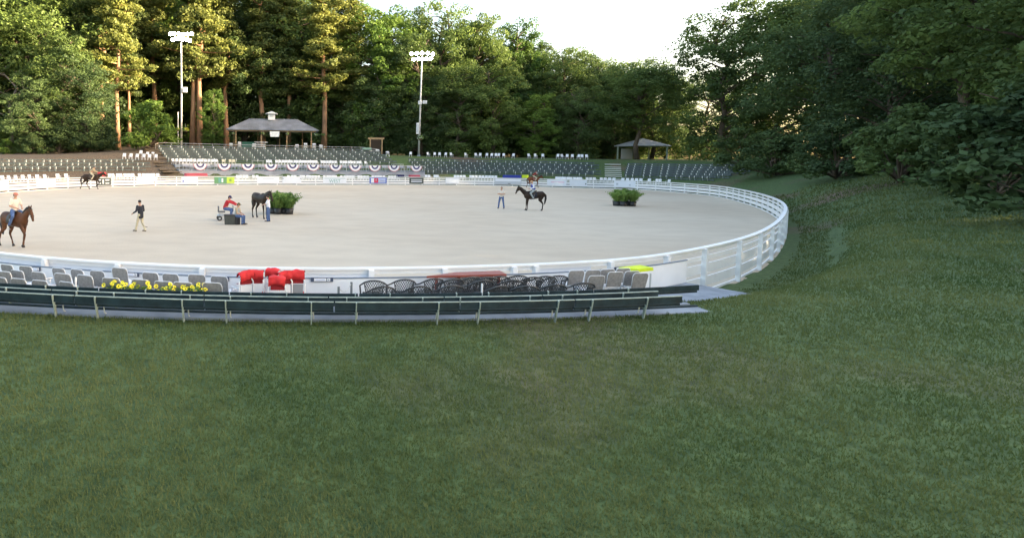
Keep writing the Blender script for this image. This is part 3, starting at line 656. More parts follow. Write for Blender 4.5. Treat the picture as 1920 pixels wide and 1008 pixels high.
for sx in (-1, 1): B = MB(); B.box((sx * .75, 0, .25), (.08, .45, .42)); B.build('leg', mgn, bn)

# ------------------------------------------------------------ floodlight poles
def flood(px0, y0, pxt, yt, Y, label, nl, boxes, basket=None):
    b0 = P(px0, y0, Y); z0 = gh(b0.x, b0.y); top = P(pxt, yt, Y)
    b0.x += 0; root = empty('floodlight_pole', (b0.x, b0.y, z0)); tag(root, label, 'floodlight', 'floodlight poles behind the bleachers')
    T = Vector((0, 0, top.z - z0 + .2)); lean = Vector((top.x - b0.x, 0, 0)) * .6; T += lean
    B = MB(); B.tube([(0, 0, 0), T * .5, T], [.21, .17, .11], 12); B.build('pole', M_pole, root, True)
    B = MB(); B.box((0, 0, .15), (.6, .6, .3)); B.build('base', M_conc, root)
    for r_ in range(2):
        z = T.z - .15 - r_ * 1.15; B = MB(); B.box((T.x, 0, z), (4.4 if r_ == 0 else 3.6, .1, .1)); B.build('cross_arm', M_pole, root)
        for i in range(nl):
            x = T.x + (i - (nl - 1) / 2) * (4.2 if r_ == 0 else 3.3) / (nl - 1)
            h = empty('lamp_head', (x + rnd.uniform(-.08, .08), -.15, z + .2 + rnd.uniform(-.16, .2))); h.parent = root; h.rotation_euler = (R(20), 0, rnd.uniform(-.15, .15))
            B = MB(); B.tube([(0, -.16, 0), (0, 0, 0), (0, .18, 0), (0, .3, 0)], [.38, .32, .22, .10], 12); B.build('housing', M_pole, h, True)
            B = MB(); B.tube([(0, -.19, 0), (0, -.165, 0)], [.31, .31], 16); B.build('lens', M_lamp, h)
    for (bx, by, w, h_) in boxes:
        q = P(bx, by, Y); B = MB(); B.box((q.x - b0.x, -.3, q.z - z0), (w, .4, h_)); B.box((q.x - b0.x, -.515, q.z - z0), (w * .8, .02, h_ * .8), mi=1)
        B.beam((q.x - b0.x, -.2, q.z - z0), (T.x * (q.z - z0) / T.z, 0, q.z - z0), .08, .08, mi=2); B.build('speaker_box', [M_plastic, m_gy, M_pole], root)
    return root
flood(340, 274, 340.5, 66, 110, 'tall floodlight pole with lit lamps left of the pavilion', 6, [(347.5, 169, .85, 1.0)])
flood(785, 289, 793, 103, 112, 'tall floodlight pole with lit lamps at the middle right of the ring', 5, [(787, 193, .7, .7), (796, 192, .8, .6), (782.5, 241, .5, 2.2)])
hanging_basket(P(333, 243, 109.5), 'yellow flower basket on the left side of the left floodlight pole', sc=1.6); hanging_basket(P(348, 244, 109.5), 'yellow flower basket on the right side of the left floodlight pole', sc=1.6)
hanging_basket(P(788, 259, 111.6), 'green leafy basket on the right floodlight pole', m_bw, sc=1.8)
p = P(334, 274, 111); B = MB(); B.tube([(0, 0, 0), (0, 0, P(334, 210, 111).z - gh(p.x, p.y))], .12, 10); o = B.build('short_pole', M_pole); o.location = (p.x, p.y, gh(p.x, p.y)); tag(o, 'short slim pole right beside the left floodlight pole', 'pole')

# right edge gazebo
p = P(1203, 299, 112); gz = gh(p.x, p.y); gaz = empty('gazebo', (p.x, p.y, gz), R(8)); tag(gaz, 'small gazebo with pale roof at the right edge of the bleachers', 'gazebo')
kk = ppm(p); ez = P(1190, 273, 112).z - gz; tz = P(1190, 259, 112).z - gz
B = MB(); B.add([(-4, -3, ez), (4, -3, ez), (4, 3, ez), (-4, 3, ez), (0, 0, tz), (-4, -3, ez - .15), (4, -3, ez - .15), (4, 3, ez - .15), (-4, 3, ez - .15)], [(0, 1, 4), (1, 2, 4), (2, 3, 4), (3, 0, 4), (0, 5, 6, 1), (1, 6, 7, 2), (2, 7, 8, 3), (3, 8, 5, 0), (5, 8, 7, 6)]); B.build('roof', mat('pale_roof', (.5, .53, .6), .6, .1, 1), gaz)
for sx in (-1, 1):
    for sy in (-1, 1): B = MB(); B.box((sx * 3.5, sy * 2.5, ez / 2), (.22, .22, ez)); B.build('post', mat('mint_paint', (.45, .55, .48), .7), gaz)
B = MB()
for z in (.5, 1.0): B.beam((-3.5, -2.5, z), (3.5, -2.5, z), .06, .08)
B.build('railing', M_green, gaz)
B = MB(); B.box((-2.2, 1.5, 1.1), (2.5, .15, 2.1)); B.build('wall', mat('pale_wall', (.4, .42, .4), .8), gaz)

# ------------------------------------------------------------ trees
def rpoint(rr):
    while True:
        v = Vector((rr.uniform(-1, 1), rr.uniform(-1, 1), rr.uniform(-1, 1)))
        if .05 < v.length <= 1: return v
def leaf_clump(V, Fc, c, r, n, size, rr, flat=.7):
    for _ in range(n):
        v = rpoint(rr); v = v.normalized() * (v.length ** .4); p = Vector((c.x + v.x * r, c.y + v.y * r, c.z + v.z * r * flat))
        nr = (v * .9 + Vector((rr.uniform(-.7, .7), rr.uniform(-.7, .7), rr.uniform(-.4, .9)))).normalized()
        a = nr.orthogonal(); a.rotate(Matrix.Rotation(rr.uniform(0, 6.28), 3, nr)); a.normalize(); q = nr.cross(a); s = size * rr.uniform(.55, 1.25)
        o = len(V); V += [tuple(p - a * s), tuple(p + q * s * .55), tuple(p + a * s * .9), tuple(p - q * s * .55)]; Fc.append((o, o + 1, o + 2, o + 3))
def make_tree(kind, seed, H, Wd, lm, bark, name):
    """prototype with base at origin: children trunk and crown"""
    rr = random.Random(seed); root = empty(name, (0, 0, 0)); V = []; Fc = []; T = MB()
    bend = [Vector((rr.uniform(-.35, .35), rr.uniform(-.35, .35), 0)) * (i) for i in range(7)]
    tr = [Vector((0, 0, H * .95 * i / 6)) + bend[i] * (.5 if kind == 'pine' else 1) for i in range(7)]
    br = H * (.013 if kind == 'pine' else .016) + .05
    T.tube(tr, [br * (1.25 if i == 0 else 1 - .13 * i) for i in range(7)], 9)
    def onT(z):
        t = max(0, min(5.999, z / (H * .95) * 6)); i = int(t); return tr[i].lerp(tr[i + 1], t - i)
    if kind == 'broad':
        lo = .36 if seed == 12 else .06; nb = 46
        for i in range(nb):
            f = (i + rr.random()) / nb; z = H * (lo + (.93 - lo) * f); env = (math.sin(math.pi * (.14 + .74 * f)) * .8 + .2) * Wd
            a = rr.uniform(0, 6.28); rad = env * rr.uniform(.35, 1.0); c = Vector((math.cos(a) * rad, math.sin(a) * rad, z)) + onT(z) * Vector((1, 1, 0)).length * 0
            st = onT(max(.5, z - rad * .5)); mid = st.lerp(c, .55) + Vector((0, 0, .3)); T.tube([st, mid, c], [br * .32, br * .2, .03], 5, cap=False)
            cr = rr.uniform(1.1, 2.0) * Wd / 6
            for j in range(7):
                cc = c + rpoint(rr) * cr * 1.25; leaf_clump(V, Fc, cc, cr * rr.uniform(.45, .75), 88, .185, rr, .62)
    elif kind == 'pine':
        nb = 44
        for i in range(nb):
            f = (i + rr.random()) / nb; z = H * (.33 + .65 * f); env = (1 - .62 * f ** 2.4) * Wd * (.65 + .35 * math.sin(f * 9))
            a = i * 2.4 + rr.uniform(-.4, .4); rad = env * rr.uniform(.55, 1.0); st = onT(z); c = st + Vector((math.cos(a) * rad, math.sin(a) * rad, rr.uniform(-.1, .9)))
            T.tube([st, st.lerp(c, .5) + Vector((0, 0, -.15)), c], [br * .3, br * .18, .03], 5, cap=False)
            for j in range(9):
                t = .35 + .75 * j / 8; cc = st.lerp(c, t) + Vector((rr.uniform(-.9, .9), rr.uniform(-.9, .9), rr.uniform(-.1, .5))); leaf_clump(V, Fc, cc, rr.uniform(.6, 1.25), 58, .23, rr, .5)
    elif kind == 'bush':
        for i in range(26):
            a = rr.uniform(0, 6.28); f = rr.random(); z = H * (.08 + .84 * f); rad = Wd * math.sqrt(max(.05, 1 - (f * 1.0) ** 2)) * rr.uniform(.2, 1); c = Vector((math.cos(a) * rad, math.sin(a) * rad, z))
            T.tube([(0, 0, .1), c * .6, c], [.07, .05, .02], 5, cap=False)
            for j in range(6): leaf_clump(V, Fc, c + rpoint(rr) * Wd * .22, Wd * rr.uniform(.12, .22), 55, .17, rr, .7)
    elif kind == 'bare':
        def br_(p, d, L, r, lv):
            q = p + d * L; T.tube([p, p.lerp(q, .5) + rpoint(rr) * L * .06, q], [r, r * .8, r * .6], 5, cap=False)
            if lv == 0:
                leaf_clump(V, Fc, q, .8, 10, .13, rr, .8); return
            for _ in range(3):
                nd = (d + rpoint(rr) * .75 + Vector((0, 0, .12))).normalized(); br_(q, nd, L * .7, r * .6, lv - 1)
        for z in (.35, .55, .75, .92):
            for _ in range(3):
                a = rr.uniform(0, 6.28); br_(onT(H * z), Vector((math.cos(a), math.sin(a), .5)).normalized(), H * .13, br * .45, 3)
    me = bpy.data.meshes.new('crown'); me.from_pydata(V, [], Fc); me.materials.append(lm); me.update()
    o = bpy.data.objects.new('crown', me); COL.objects.link(o); o.parent = root
    T.build('trunk', bark, root, True); remember(root); root['category'] = 'tree'; return root
protos = {
    'b1': make_tree('broad', 1, 20, 6.0, L_broad, M_bark, 'broadleaf_tree'), 'b2': make_tree('broad', 2, 20, 6.5, L_broad, M_bark, 'broadleaf_tree'),
    'g1': make_tree('broad', 3, 20, 6.0, L_bright, M_bark, 'broadleaf_tree'), 'd1': make_tree('broad', 4, 20, 7.0, L_dark, M_bark, 'broadleaf_tree'),
    'v1': make_tree('broad', 12, 20, 6.5, L_broad, M_bark, 'broadleaf_tree'),
    'p1': make_tree('pine', 5, 30, 5.0, L_pine, M_pinebark, 'pine_tree'), 'p2': make_tree('pine', 6, 30, 5.6, L_pine, M_pinebark, 'pine_tree'),
    's1': make_tree('bush', 8, 6, 3.4, L_bright, M_bark, 'shrub'), 's2': make_tree('bush', 9, 6, 3.4, L_dark, M_bark, 'shrub'), 'n1': make_tree('bare', 11, 20, 5, L_broad, mat('pale_bark', (.24, .2, .17), .95, .3, 3), 'bare_tree')}
PH = {'v1': 20, 'b1': 20, 'b2': 20, 'g1': 20, 'd1': 20, 'p1': 30, 'p2': 30, 's1': 6, 's2': 6, 'n1': 20}
used = set()
def tree(kind, px, ytop, Y, label, wide=1.0, group='trees behind the bleachers', rz=None):
    p = P(px, 290, Y); z = gh(p.x, p.y) - .1; H = P(px, ytop, Y).z - z; s = H / PH[kind]
    rz = rnd.uniform(0, 6.28) if rz is None else rz
    r = protos[kind]
    if kind in used: r = dup(r, (p.x, p.y, z), rz)
    else: used.add(kind); r.location = (p.x, p.y, z); r.rotation_euler = (0, 0, rz)
    r.scale = (s * wide, s * wide, s); tag(r, label, 'shrub' if kind[0] == 's' else 'tree', group); return r
# front trees one can tell apart
FT = [
 ('v1', 1194, 118, 108, 'tree with thick brown trunk in front of the gazebo at the right edge', 1.35),
 ('g1', 330, -20, 132, 'broad leafy tree filling the gap behind the left floodlight', 1.0),
 ('b2', 455, 20, 132, 'dense leafy tree behind the pines left of the pavilion cupola', 1.1),
 ('b1', 575, -10, 134, 'dense leafy tree between the pines above the pavilion right end', 1.1),
 ('b2', 170, -60, 120, 'dense leafy tree around the double trunked pine', 1.0),
 ('b1', 520, 60, 133, 'leafy tree with a shaded crown straight above the pavilion cupola', 1.2),
 ('b1', 265, 30, 128, 'leafy tree glimpsed between the slim pine and the tall one', .9),
 ('b2', 20, -80, 122, 'tall leafy tree behind the half bare tree', 1.1),
 ('n1', 22, 92, 101, 'thin half bare tree with pale twisting branches at the left edge', 1.3),
 ('b1', -22, -60, 104, 'dense broadleaf tree cut by the left edge of the photo', 1.1),
 ('b2', 62, -40, 108, 'tall leafy tree just right of the half bare tree', 1.15),
 ('b1', 118, 60, 99, 'leafy tree with yellow green top behind the left bleachers', 1.15),
 ('d1', 160, 120, 97, 'low dark leafy tree above the galloping horse', 1.25),
 ('d1', 70, 150, 95, 'low dark leafy tree at the foot of the half bare tree', 1.25),
 ('p1', 192, -95, 112, 'tall pine with double trunk at the upper left', 1.15),
 ('p2', 221, -60, 106, 'pine with orange sunlit trunk at the end of the left bank', 1.05),
 ('p1', 243, -30, 116, 'slim pine just right of the orange trunked pine', .8),
 ('p2', 290, -80, 124, 'tall pine behind the bright shrub', 1.1),
 ('p1', 361, -110, 118, 'tall pine just right of the left floodlight pole', .95),
 ('p2', 375, -130, 117, 'tallest pine with long orange trunk near the left floodlight pole', 1.0),
 ('p1', 425, -70, 124, 'pine with sunlit yellow green tips above the pavilion left end', 1.0),
 ('g1', 400, 168, 116, 'small bright leafed tree left of the pavilion', .75),
 ('p2', 492, -50, 126, 'wide crowned pine above the pavilion', 1.15),
 ('p1', 540, -30, 128, 'pine with lit right side above the pavilion cupola', 1.15),
 ('p2', 607, -40, 122, 'pine with thick bare trunk right of the pavilion', 1.15),
 ('p1', 660, -5, 128, 'pine standing before the lit broadleaf tree', 1.1),
 ('g1', 715, 4, 128, 'bright green broadleaf tree left of the right floodlight pole', 1.1),
 ('b1', 770, 62, 122, 'dark tree right behind the right floodlight pole', 1.1),
 ('b2', 825, 6, 128, 'tall olive topped tree just right of the right floodlight', .85),
 ('b1', 898, 26, 128, 'brownish topped tree in the middle of the right treeline', .85),
 ('g1', 962, 40, 130, 'bright topped tall tree in the right treeline', .8),
 ('b2', 1050, 92, 124, 'rounded bright crowned tree above the right bleachers', 1.0),
 ('b1', 1010, 110, 128, 'leafy tree half hidden between two brighter crowns', .9),
 ('b2', 1110, 108, 128, 'tree with thin top where the right treeline drops', .9),
 ('b1', 1150, 125, 126, 'low crowned tree near the right edge', .8),
 ('b2', 1222, 112, 122, 'dark tree at the right edge above the gazebo', 1.0),
 ('b1', 1078, 100, 133, 'rounded leafy tree between two thinner crowns of the right treeline', 1.1),
 ('b2', 1130, 122, 134, 'rounded leafy tree over the right end of the crest chairs', 1.1),
 ('b1', 985, 70, 134, 'leafy tree filling the notch of the right treeline', 1.0),
 ('b1', 800, 40, 135, 'dark leafy tree filling the notch beside the right floodlight', 1.0),
 ('b2', 1175, 118, 134, 'leafy tree closing the treeline at the right edge', 1.0),
 ('b2', 858, 128, 118, 'leafy tree with lit left shoulder above the right bleachers', 1.15),
 ('b1', 925, 118, 117, 'drooping leafy tree in front of the right treeline', 1.2),
 ('g1', 1005, 176, 116, 'low light green tree in front of the right treeline', 1.3),
 ('d1', 1085, 168, 116, 'dark low tree above the right end of the crest chairs', 1.2),
 ('d1', 1150, 180, 119, 'dark low tree behind the gazebo', 1.0),
 ('d1', 790, 150, 120, 'dark shaded tree at the foot of the right floodlight pole', 1.2),
 ('d1', 715, 140, 122, 'dark shaded tree behind the bare timber frame', 1.25),
 ('d1', 640, 165, 128, 'dark shaded tree right behind the bare pine trunk', 1.25),
 ('s1', 283, 192, 97, 'rounded bright green shrub left of the left floodlight pole', 1.15),
 ('s1', 12, 262, 92, 'bright green shrub at the left edge', 1.1),
 ('s2', 110, 240, 94, 'dark shrub behind the left bleachers', 1.3),
 ('s2', 190, 232, 98, 'dark shrub at the foot of the orange trunked pine', 1.3),
 ('s2', 55, 250, 92, 'dark shrub between the half bare tree and the bleachers', 1.3)]
for kd, px, yt, Y, lab, w in FT: tree(kd, px, yt, Y, lab, w)
# backing wood, each tree its own
bk = 0
for i, px in enumerate(range(-190, 1330, 50)):
    top = np.interp(px, [-200, 480, 740, 850, 1000, 1100, 1200, 1330], [-60, -40, 60, 70, 115, 150, 160, 150]) + rnd.uniform(-18, 30)
    tree('d1' if i % 3 else 'b2', px + rnd.uniform(-15, 15), top, 142 + rnd.uniform(-6, 8), '%s tree from the left in the dim back row of the wood' % ordn(i + 1), 1.15, 'dim trees in the back row of the wood')
for i, px in enumerate(range(-150, 1260, 84)):
    tree('s2' if i % 2 else 'd1', px, 205 + rnd.uniform(-25, 18), 132 + rnd.uniform(-3, 3), '%s low shaded tree from the left in the undergrowth of the wood' % ordn(i + 1), 1.7, 'low trees in the undergrowth')
# the wood goes on round the right end of the ring; it keeps the low sun off the sand
k_ = 0
for (x, y, h, w) in [(72, 100, 27, 1.1), (80, 88, 28, 1.2), (72, 78, 25, 1.1), (84, 74, 29, 1.2), (66, 64, 24, 1.1), (78, 60, 28, 1.2), (58, 50, 23, 1.1), (70, 46, 28, 1.2), (50, 36, 22, 1.1), (62, 32, 27, 1.2), (42, 24, 21, 1.1), (54, 18, 25, 1.2), (38, 12, 20, 1.1), (50, 4, 25, 1.2), (40, -4, 22, 1.2), (90, 110, 30, 1.2), (96, 96, 30, 1.2), (98, 60, 30, 1.3), (84, 20, 28, 1.3), (66, 0, 26, 1.3), (56, -14, 25, 1.3), (90, 40, 30, 1.3), (74, -16, 28, 1.3), (104, 78, 32, 1.4), (106, 50, 32, 1.4), (100, 24, 32, 1.4), (92, 4, 30, 1.4), (112, 100, 32, 1.4), (118, 64, 33, 1.5), (116, 34, 33, 1.5)]:
    k_ += 1; r = dup(protos[('d1', 'b2', 'v1', 'd1', 'b2')[k_ % 5]], (x, y, gh(x, y) - .1), rnd.uniform(0, 6.28)); s = h / 20; r.scale = (s * w, s * w, s)
    tag(r, '%s shade tree of the wood round the right end of the ring' % ordn(k_), 'tree', 'shade trees round the right end of the ring')
for j, (x, y) in enumerate([(60, 73), (54, 58), (46, 44), (38, 31), (31, 21), (29, 12), (30, 4), (64, 84)]):
    r = dup(protos['s2'], (x, y, gh(x, y) - .1), j); s = 1.0; r.scale = (1.3, 1.3, 1.0); tag(r, '%s dark shrub under the shade trees round the right end of the ring' % ordn(j + 1), 'shrub', 'shrubs round the right end of the ring')

#NEAR
# ------------------------------------------------------------ near box seats
FLOOR = .62
def q3(ys, z, xs_=(0, 600, 1200)):
    p = [G(x, y, z) for x, y in zip(xs_, ys)]; A = np.array([[1, v.x, v.x ** 2] for v in p]); c = np.linalg.solve(A, [v.y for v in p])
    return lambda X: float(c[0] + c[1] * X + c[2] * X * X)
def cstrip(fa, fb, X0, X1, z0, z1, name, m, parent=None, step=.4, B=None, mi=0):
    k = max(2, int((X1 - X0) / step)); vs = []; fs = []
    for i in range(k + 1):
        X = X0 + (X1 - X0) * i / k; a, c = fa(X), fb(X); vs += [(X, a, z0), (X, c, z0), (X, c, z1), (X, a, z1)]
    for i in range(k):
        for q in range(4): fs.append((i * 4 + q, i * 4 + (q + 1) % 4, i * 4 + 4 + (q + 1) % 4, i * 4 + 4 + q))
    fs += [(3, 2, 1, 0), tuple(k * 4 + q for q in range(4))]
    own = B is None
    if own: B = MB()
    B.add(vs, fs, mi)
    return B.build(name, m, parent) if own else None
sN0, sN1 = s_near(1200), s_near(0)
def nstrip(d0, d1, z0, z1, name, m, parent=None, u0=None, u1=None, ext=1.5):
    a = s_near(u1) if u1 is not None else sN0 - ext; b_ = s_near(u0) if u0 is not None else sN1 + ext
    return strip(d0, d1, z0, z1, name, m, parent, min(a, b_), max(a, b_), .5, closed=False)
tag(nstrip(.30, 2.15, .0, FLOOR, 'box_seat_terrace', M_conc), kind='structure')
bw = tag(empty('box_front_wall', (0, 0, 0)), 'low white panelled wall with thin dark top rail in front of the near chairs', 'wall')
nstrip(.305, .335, FLOOR + .004, 1.235, 'panel', M_white, bw); nstrip(.295, .345, 1.238, 1.262, 'top_rail', mat('slate_paint', (.16, .2, .26), .5), bw)
for u0, u1, lb in ((-60, 82, 'plain white banner back on the near fence at the left edge of the photo'), (92, 214, 'plain white banner back on the near fence above the left grey chairs'), (232, 372, 'plain white banner back on the near fence above the sunflowers'), (388, 470, 'plain white banner back on the near fence left of the red chairs'), (572, 686, 'plain white banner back on the near fence right of the red chairs'), (1012, 1112, 'plain white banner back on the near fence above the last black chairs')):
    o = nstrip(-.05, -.03, .25, 1.27, 'banner', m_bw, None, u0, u1); tag(o, lb, 'banner', 'banner backs on the near fence')
def placard(u0, u1, y, lb):
    p = G((u0 + u1) / 2, y, 1.1); s = s_near((u0 + u1) / 2); q, nn = ringpt(s, .36); k = ppm((q.x, q.y, 1.1)); w = (u1 - u0) / k
    z = P((u0 + u1) / 2, y, q.y).z; B = MB(); B.box((0, 0, 0), (w, .02, .095)); B.box((w * .08, .013, 0), (w * .55, .01, .065), mi=1); B.box((-w * .30, .013, 0), (w * .14, .01, .065), mi=1); B.ball((-w * .30, .019, .0), (.012, .004, .012), mi=0); B.box((w * .08, .0185, 0), (w * .4, .004, .012), mi=2)
    o = B.build('box_placard', [mat('placard_frame', (.06, .08, .13), .5), M_white, m_lb]); o.location = (q.x, q.y, z); o.rotation_euler = (0, 0, math.atan2(nn.y, nn.x) - R(90)); tag(o, lb, 'placard', 'small placards on the box wall')
placard(83, 104, 504.5, 'small dark framed placard beside the third grey chair from the left'); placard(242, 270, 514.5, 'small dark framed placard above the middle sunflowers')
placard(425, 452, 523, 'small dark framed placard just left of the red chairs'); placard(591, 633, 524, 'long dark framed placard on the white wall right of the red chairs'); placard(1126, 1155, 503, 'dark framed placard behind the grey chairs at the right')

# chairs of the near boxes (local +Y faces the ring)
def parts(root, lst):
    for nm, B, m, sm in lst: B.build(nm, m, root, sm)
    return root
def grey_chair():
    r = empty('stacking_chair', (0, 0, 0)); L = []
    B = MB(); n = 6; vs = []; fs = []
    for j in range(5):
        y = .02 + .42 * j / 4; z = .43 + .015 * math.sin(j * .8)
        for i in range(n + 1): x = (i / n - .5) * .42; vs.append((x, y, z + .04 * (2 * abs(i / n - .5)) ** 3))
    top = len(vs); vs += [(x, y, z - .02) for x, y, z in vs]
    for j in range(4):
        for i in range(n): a = j * (n + 1) + i; fs += [(a, a + 1, a + n + 2, a + n + 1), (top + a, top + a + n + 1, top + a + n + 2, top + a + 1)]
    per = [i for i in range(n + 1)] + [j * (n + 1) + n for j in range(1, 5)] + [4 * (n + 1) + i for i in range(n - 1, -1, -1)] + [j * (n + 1) for j in range(3, 0, -1)]
    for a, c in zip(per, per[1:] + per[:1]): fs.append((c, a, top + a, top + c))
    B.add(vs, fs); L.append(('seat', B, M_plastic, True))
    B = MB(); out = [(-.17, .46), (-.185, .74), (-.165, .79), (-.13, .805), (.13, .805), (.165, .79), (.185, .74), (.17, .46)]
    f = [(x, -.05 - (z - .45) * .22, z) for x, z in out]; bk = [(x, y + .018, z) for x, y, z in f]
    B.add(f + bk, [tuple(range(8))[::-1], tuple(range(8, 16))] + [(i, (i + 1) % 8, 8 + (i + 1) % 8, 8 + i) for i in range(8)]); L.append(('backrest', B, M_grey, False))
    B = MB(); ff = [(x * 1.05, -.035 - (z - .45) * .22, z + (.012 if z > .75 else 0)) for x, z in out]; B.tube(ff, .007, 6); L.append(('back_frame', B, M_plastic, True))
    parts(r, L)
    for sx in (-1, 1):
        B = MB(); B.tube([(sx * .19, .38, .43), (sx * .21, .42, 0)], .013, 6); B.build('leg', M_plastic, r)
        B = MB(); B.tube([(sx * .18, .02, .44), (sx * .21, -.14, 0)], .013, 6); B.build('leg', M_plastic, r)
    return remember(r)
def patio_chair():
    r = empty('patio_chair', (0, 0, 0)); B = MB()
    B.tube([(0, .2, .41), (0, .2, .435)], [.24, .24], 20); L = [('seat', B, M_resin, False)]
    rail = [(-.30, .30, .60), (-.305, .12, .63), (-.275, -.04, .69), (-.20, -.13, .76), (-.10, -.165, .80), (0, -.175, .81), (.10, -.165, .80), (.20, -.13, .76), (.275, -.04, .69), (.305, .12, .63), (.30, .30, .60)]
    B = MB(); B.tube(rail, [.012, .014, .016, .018, .019, .019, .019, .018, .016, .014, .012], 8); L.append(('arm_rail', B, M_resin, True))
    B = MB()
    def bp(u, v):   # back surface
        a = u * 1.0; x = math.sin(a) * .25 * (.75 + .25 * v); y = -math.cos(a) * .16 + .04 - .05 * v; zt = .805 - .07 * abs(u) ** 1.5; return Vector((x, y, .45 + (zt - .45) * v))
    n = 9
    for i in range(-n, n + 1):
        for sgn in (-1, 1):
            pts = [];
            for j in range(7):
                v = j / 6; u = (i * .22 + sgn * v * .9)
                if abs(u) <= 1: pts.append(bp(u, v))
            if len(pts) > 1: B.tube(pts, .0065, 4, cap=False)
    B.tube([bp(-1, v / 5) for v in range(6)], .012, 6); B.tube([bp(1, v / 5) for v in range(6)], .012, 6); B.tube([bp(u / 5, 0) for u in range(-5, 6)], .012, 6)
    L.append(('backrest', B, M_resin, True)); parts(r, L)
    for sx in (-1, 1):
        B = MB(); B.tube([(sx * .30, .29, .60), (sx * .27, .36, .3), (sx * .29, .40, 0)], [.018, .018, .014], 6); B.build('leg', M_resin, r)
        B = MB(); B.tube([(sx * .19, -.02, .44), (sx * .24, -.12, 0)], [.018, .014], 6); B.build('leg', M_resin, r)
    return remember(r)
GC = grey_chair(); PC = patio_chair(); first = {'g': True, 'p': True}
def chair_at(kind, px, ytop, label, group, rz=0.0, h=None, sc=1.0):
    h = h or {'g': .81, 'p': .83}[kind] * sc; proto = GC if kind == 'g' else PC; p = G(px, ytop, FLOOR + h); ang = math.atan2(p.x, 15) * 1.0 * -1
    loc = (p.x, p.y + (.10 if kind == 'g' else .16), FLOOR)
    if first[kind]: first[kind] = False; o = proto; o.location = loc; o.rotation_euler = (0, 0, -ang + rz)
    else: o = dup(proto, loc, -ang + rz)
    o.scale = (sc, sc, sc); tag(o, label, 'chair', group); return o
gl = 'grey backed chairs in the near left box'
for i, (x, y) in enumerate([(16, 496), (51, 499), (113, 503), (148, 505.5), (185, 508)]):
    chair_at('g', x, y, '%s grey chair from the left in the row nearest the fence' % ordn(i + 1), gl, rnd.uniform(-.12, .06))
for i in range(3):
    o = chair_at('g', 227, 504, '%s chair of the grey stack behind the left sunflowers' % ['topmost', 'middle', 'lowest'][i], gl, -.05, h=.93 - .07 * i); o.location.z += .14 - .07 * i; o.location = (o.location.x, o.location.y - .03 * i, o.location.z)
for i, (x, y) in enumerate([(284, 511), (322, 513.5), (370, 514.5), (413, 518)]):
    chair_at('g', x, y, '%s grey backed chair from the left in the row above the sunflowers' % ordn(i + 1), gl, rnd.uniform(-.15, .1))
for i, (x, y) in enumerate([(10, 509), (37, 507), (76, 510), (120, 513), (163, 516), (211, 521)]):
    chair_at('g', x, y, '%s grey backed chair from the left in the front row over the green benches' % ordn(i + 1), gl, rnd.uniform(-.12, .1), sc=1.06)
for i, (x, y) in enumerate([(266, 524), (309, 527.5), (345, 529), (400, 530)]):
    chair_at('g', x, y, '%s grey backed chair from the left among the sunflowers' % ordn(i + 1), gl, rnd.uniform(-.1, .1), sc=1.04)
for i, (x, y) in enumerate([(2, 520), (37, 522.5), (77, 526), (128, 529)]):
    chair_at('g', x, y, '%s low grey chair back from the left just above the green benches' % ordn(i + 1), gl, rnd.uniform(-.1, .1))
gr_ = 'grey backed chairs in the near right box'
for i, (x, y) in enumerate([(1080, 507), (1111, 506.5), (1138, 505), (1167, 503)]):
    chair_at('g', x, y, '%s grey backed chair from the left in the right box row nearest the fence' % ordn(i + 1), gr_, -.25)
for i, (x, y) in enumerate([(1118, 517), (1153, 510), (1184, 508.5), (1200, 512)]):
    chair_at('g', x, y, '%s grey backed chair from the left in the right box front row' % ordn(i + 1), gr_, -.28)
pg = 'black lattice patio chairs in the near box'
for i, (x, y) in enumerate([(703, 524), (758, 522), (812, 520.5), (850, 521), (882, 517.5), (916, 518), (938, 516), (974, 515), (1002, 517.5), (1026, 516), (1048, 515)]):
    chair_at('p', x, y, '%s black lattice patio chair from the left nearer the fence' % ordn(i + 1), pg, rnd.uniform(-.15, .15) - (.25 if x > 900 else 0), sc=.98)
for i, (x, y) in enumerate([(717, 535), (786, 534.5), (848, 533), (905, 523.5), (935, 534), (962, 523), (991, 534), (1043, 531.5), (1097, 528)]):
    chair_at('p', x, y, '%s black lattice patio chair from the left over the green benches' % ordn(i + 1), pg, rnd.uniform(-.12, .12) - (.25 if x > 950 else 0), sc=1.0)

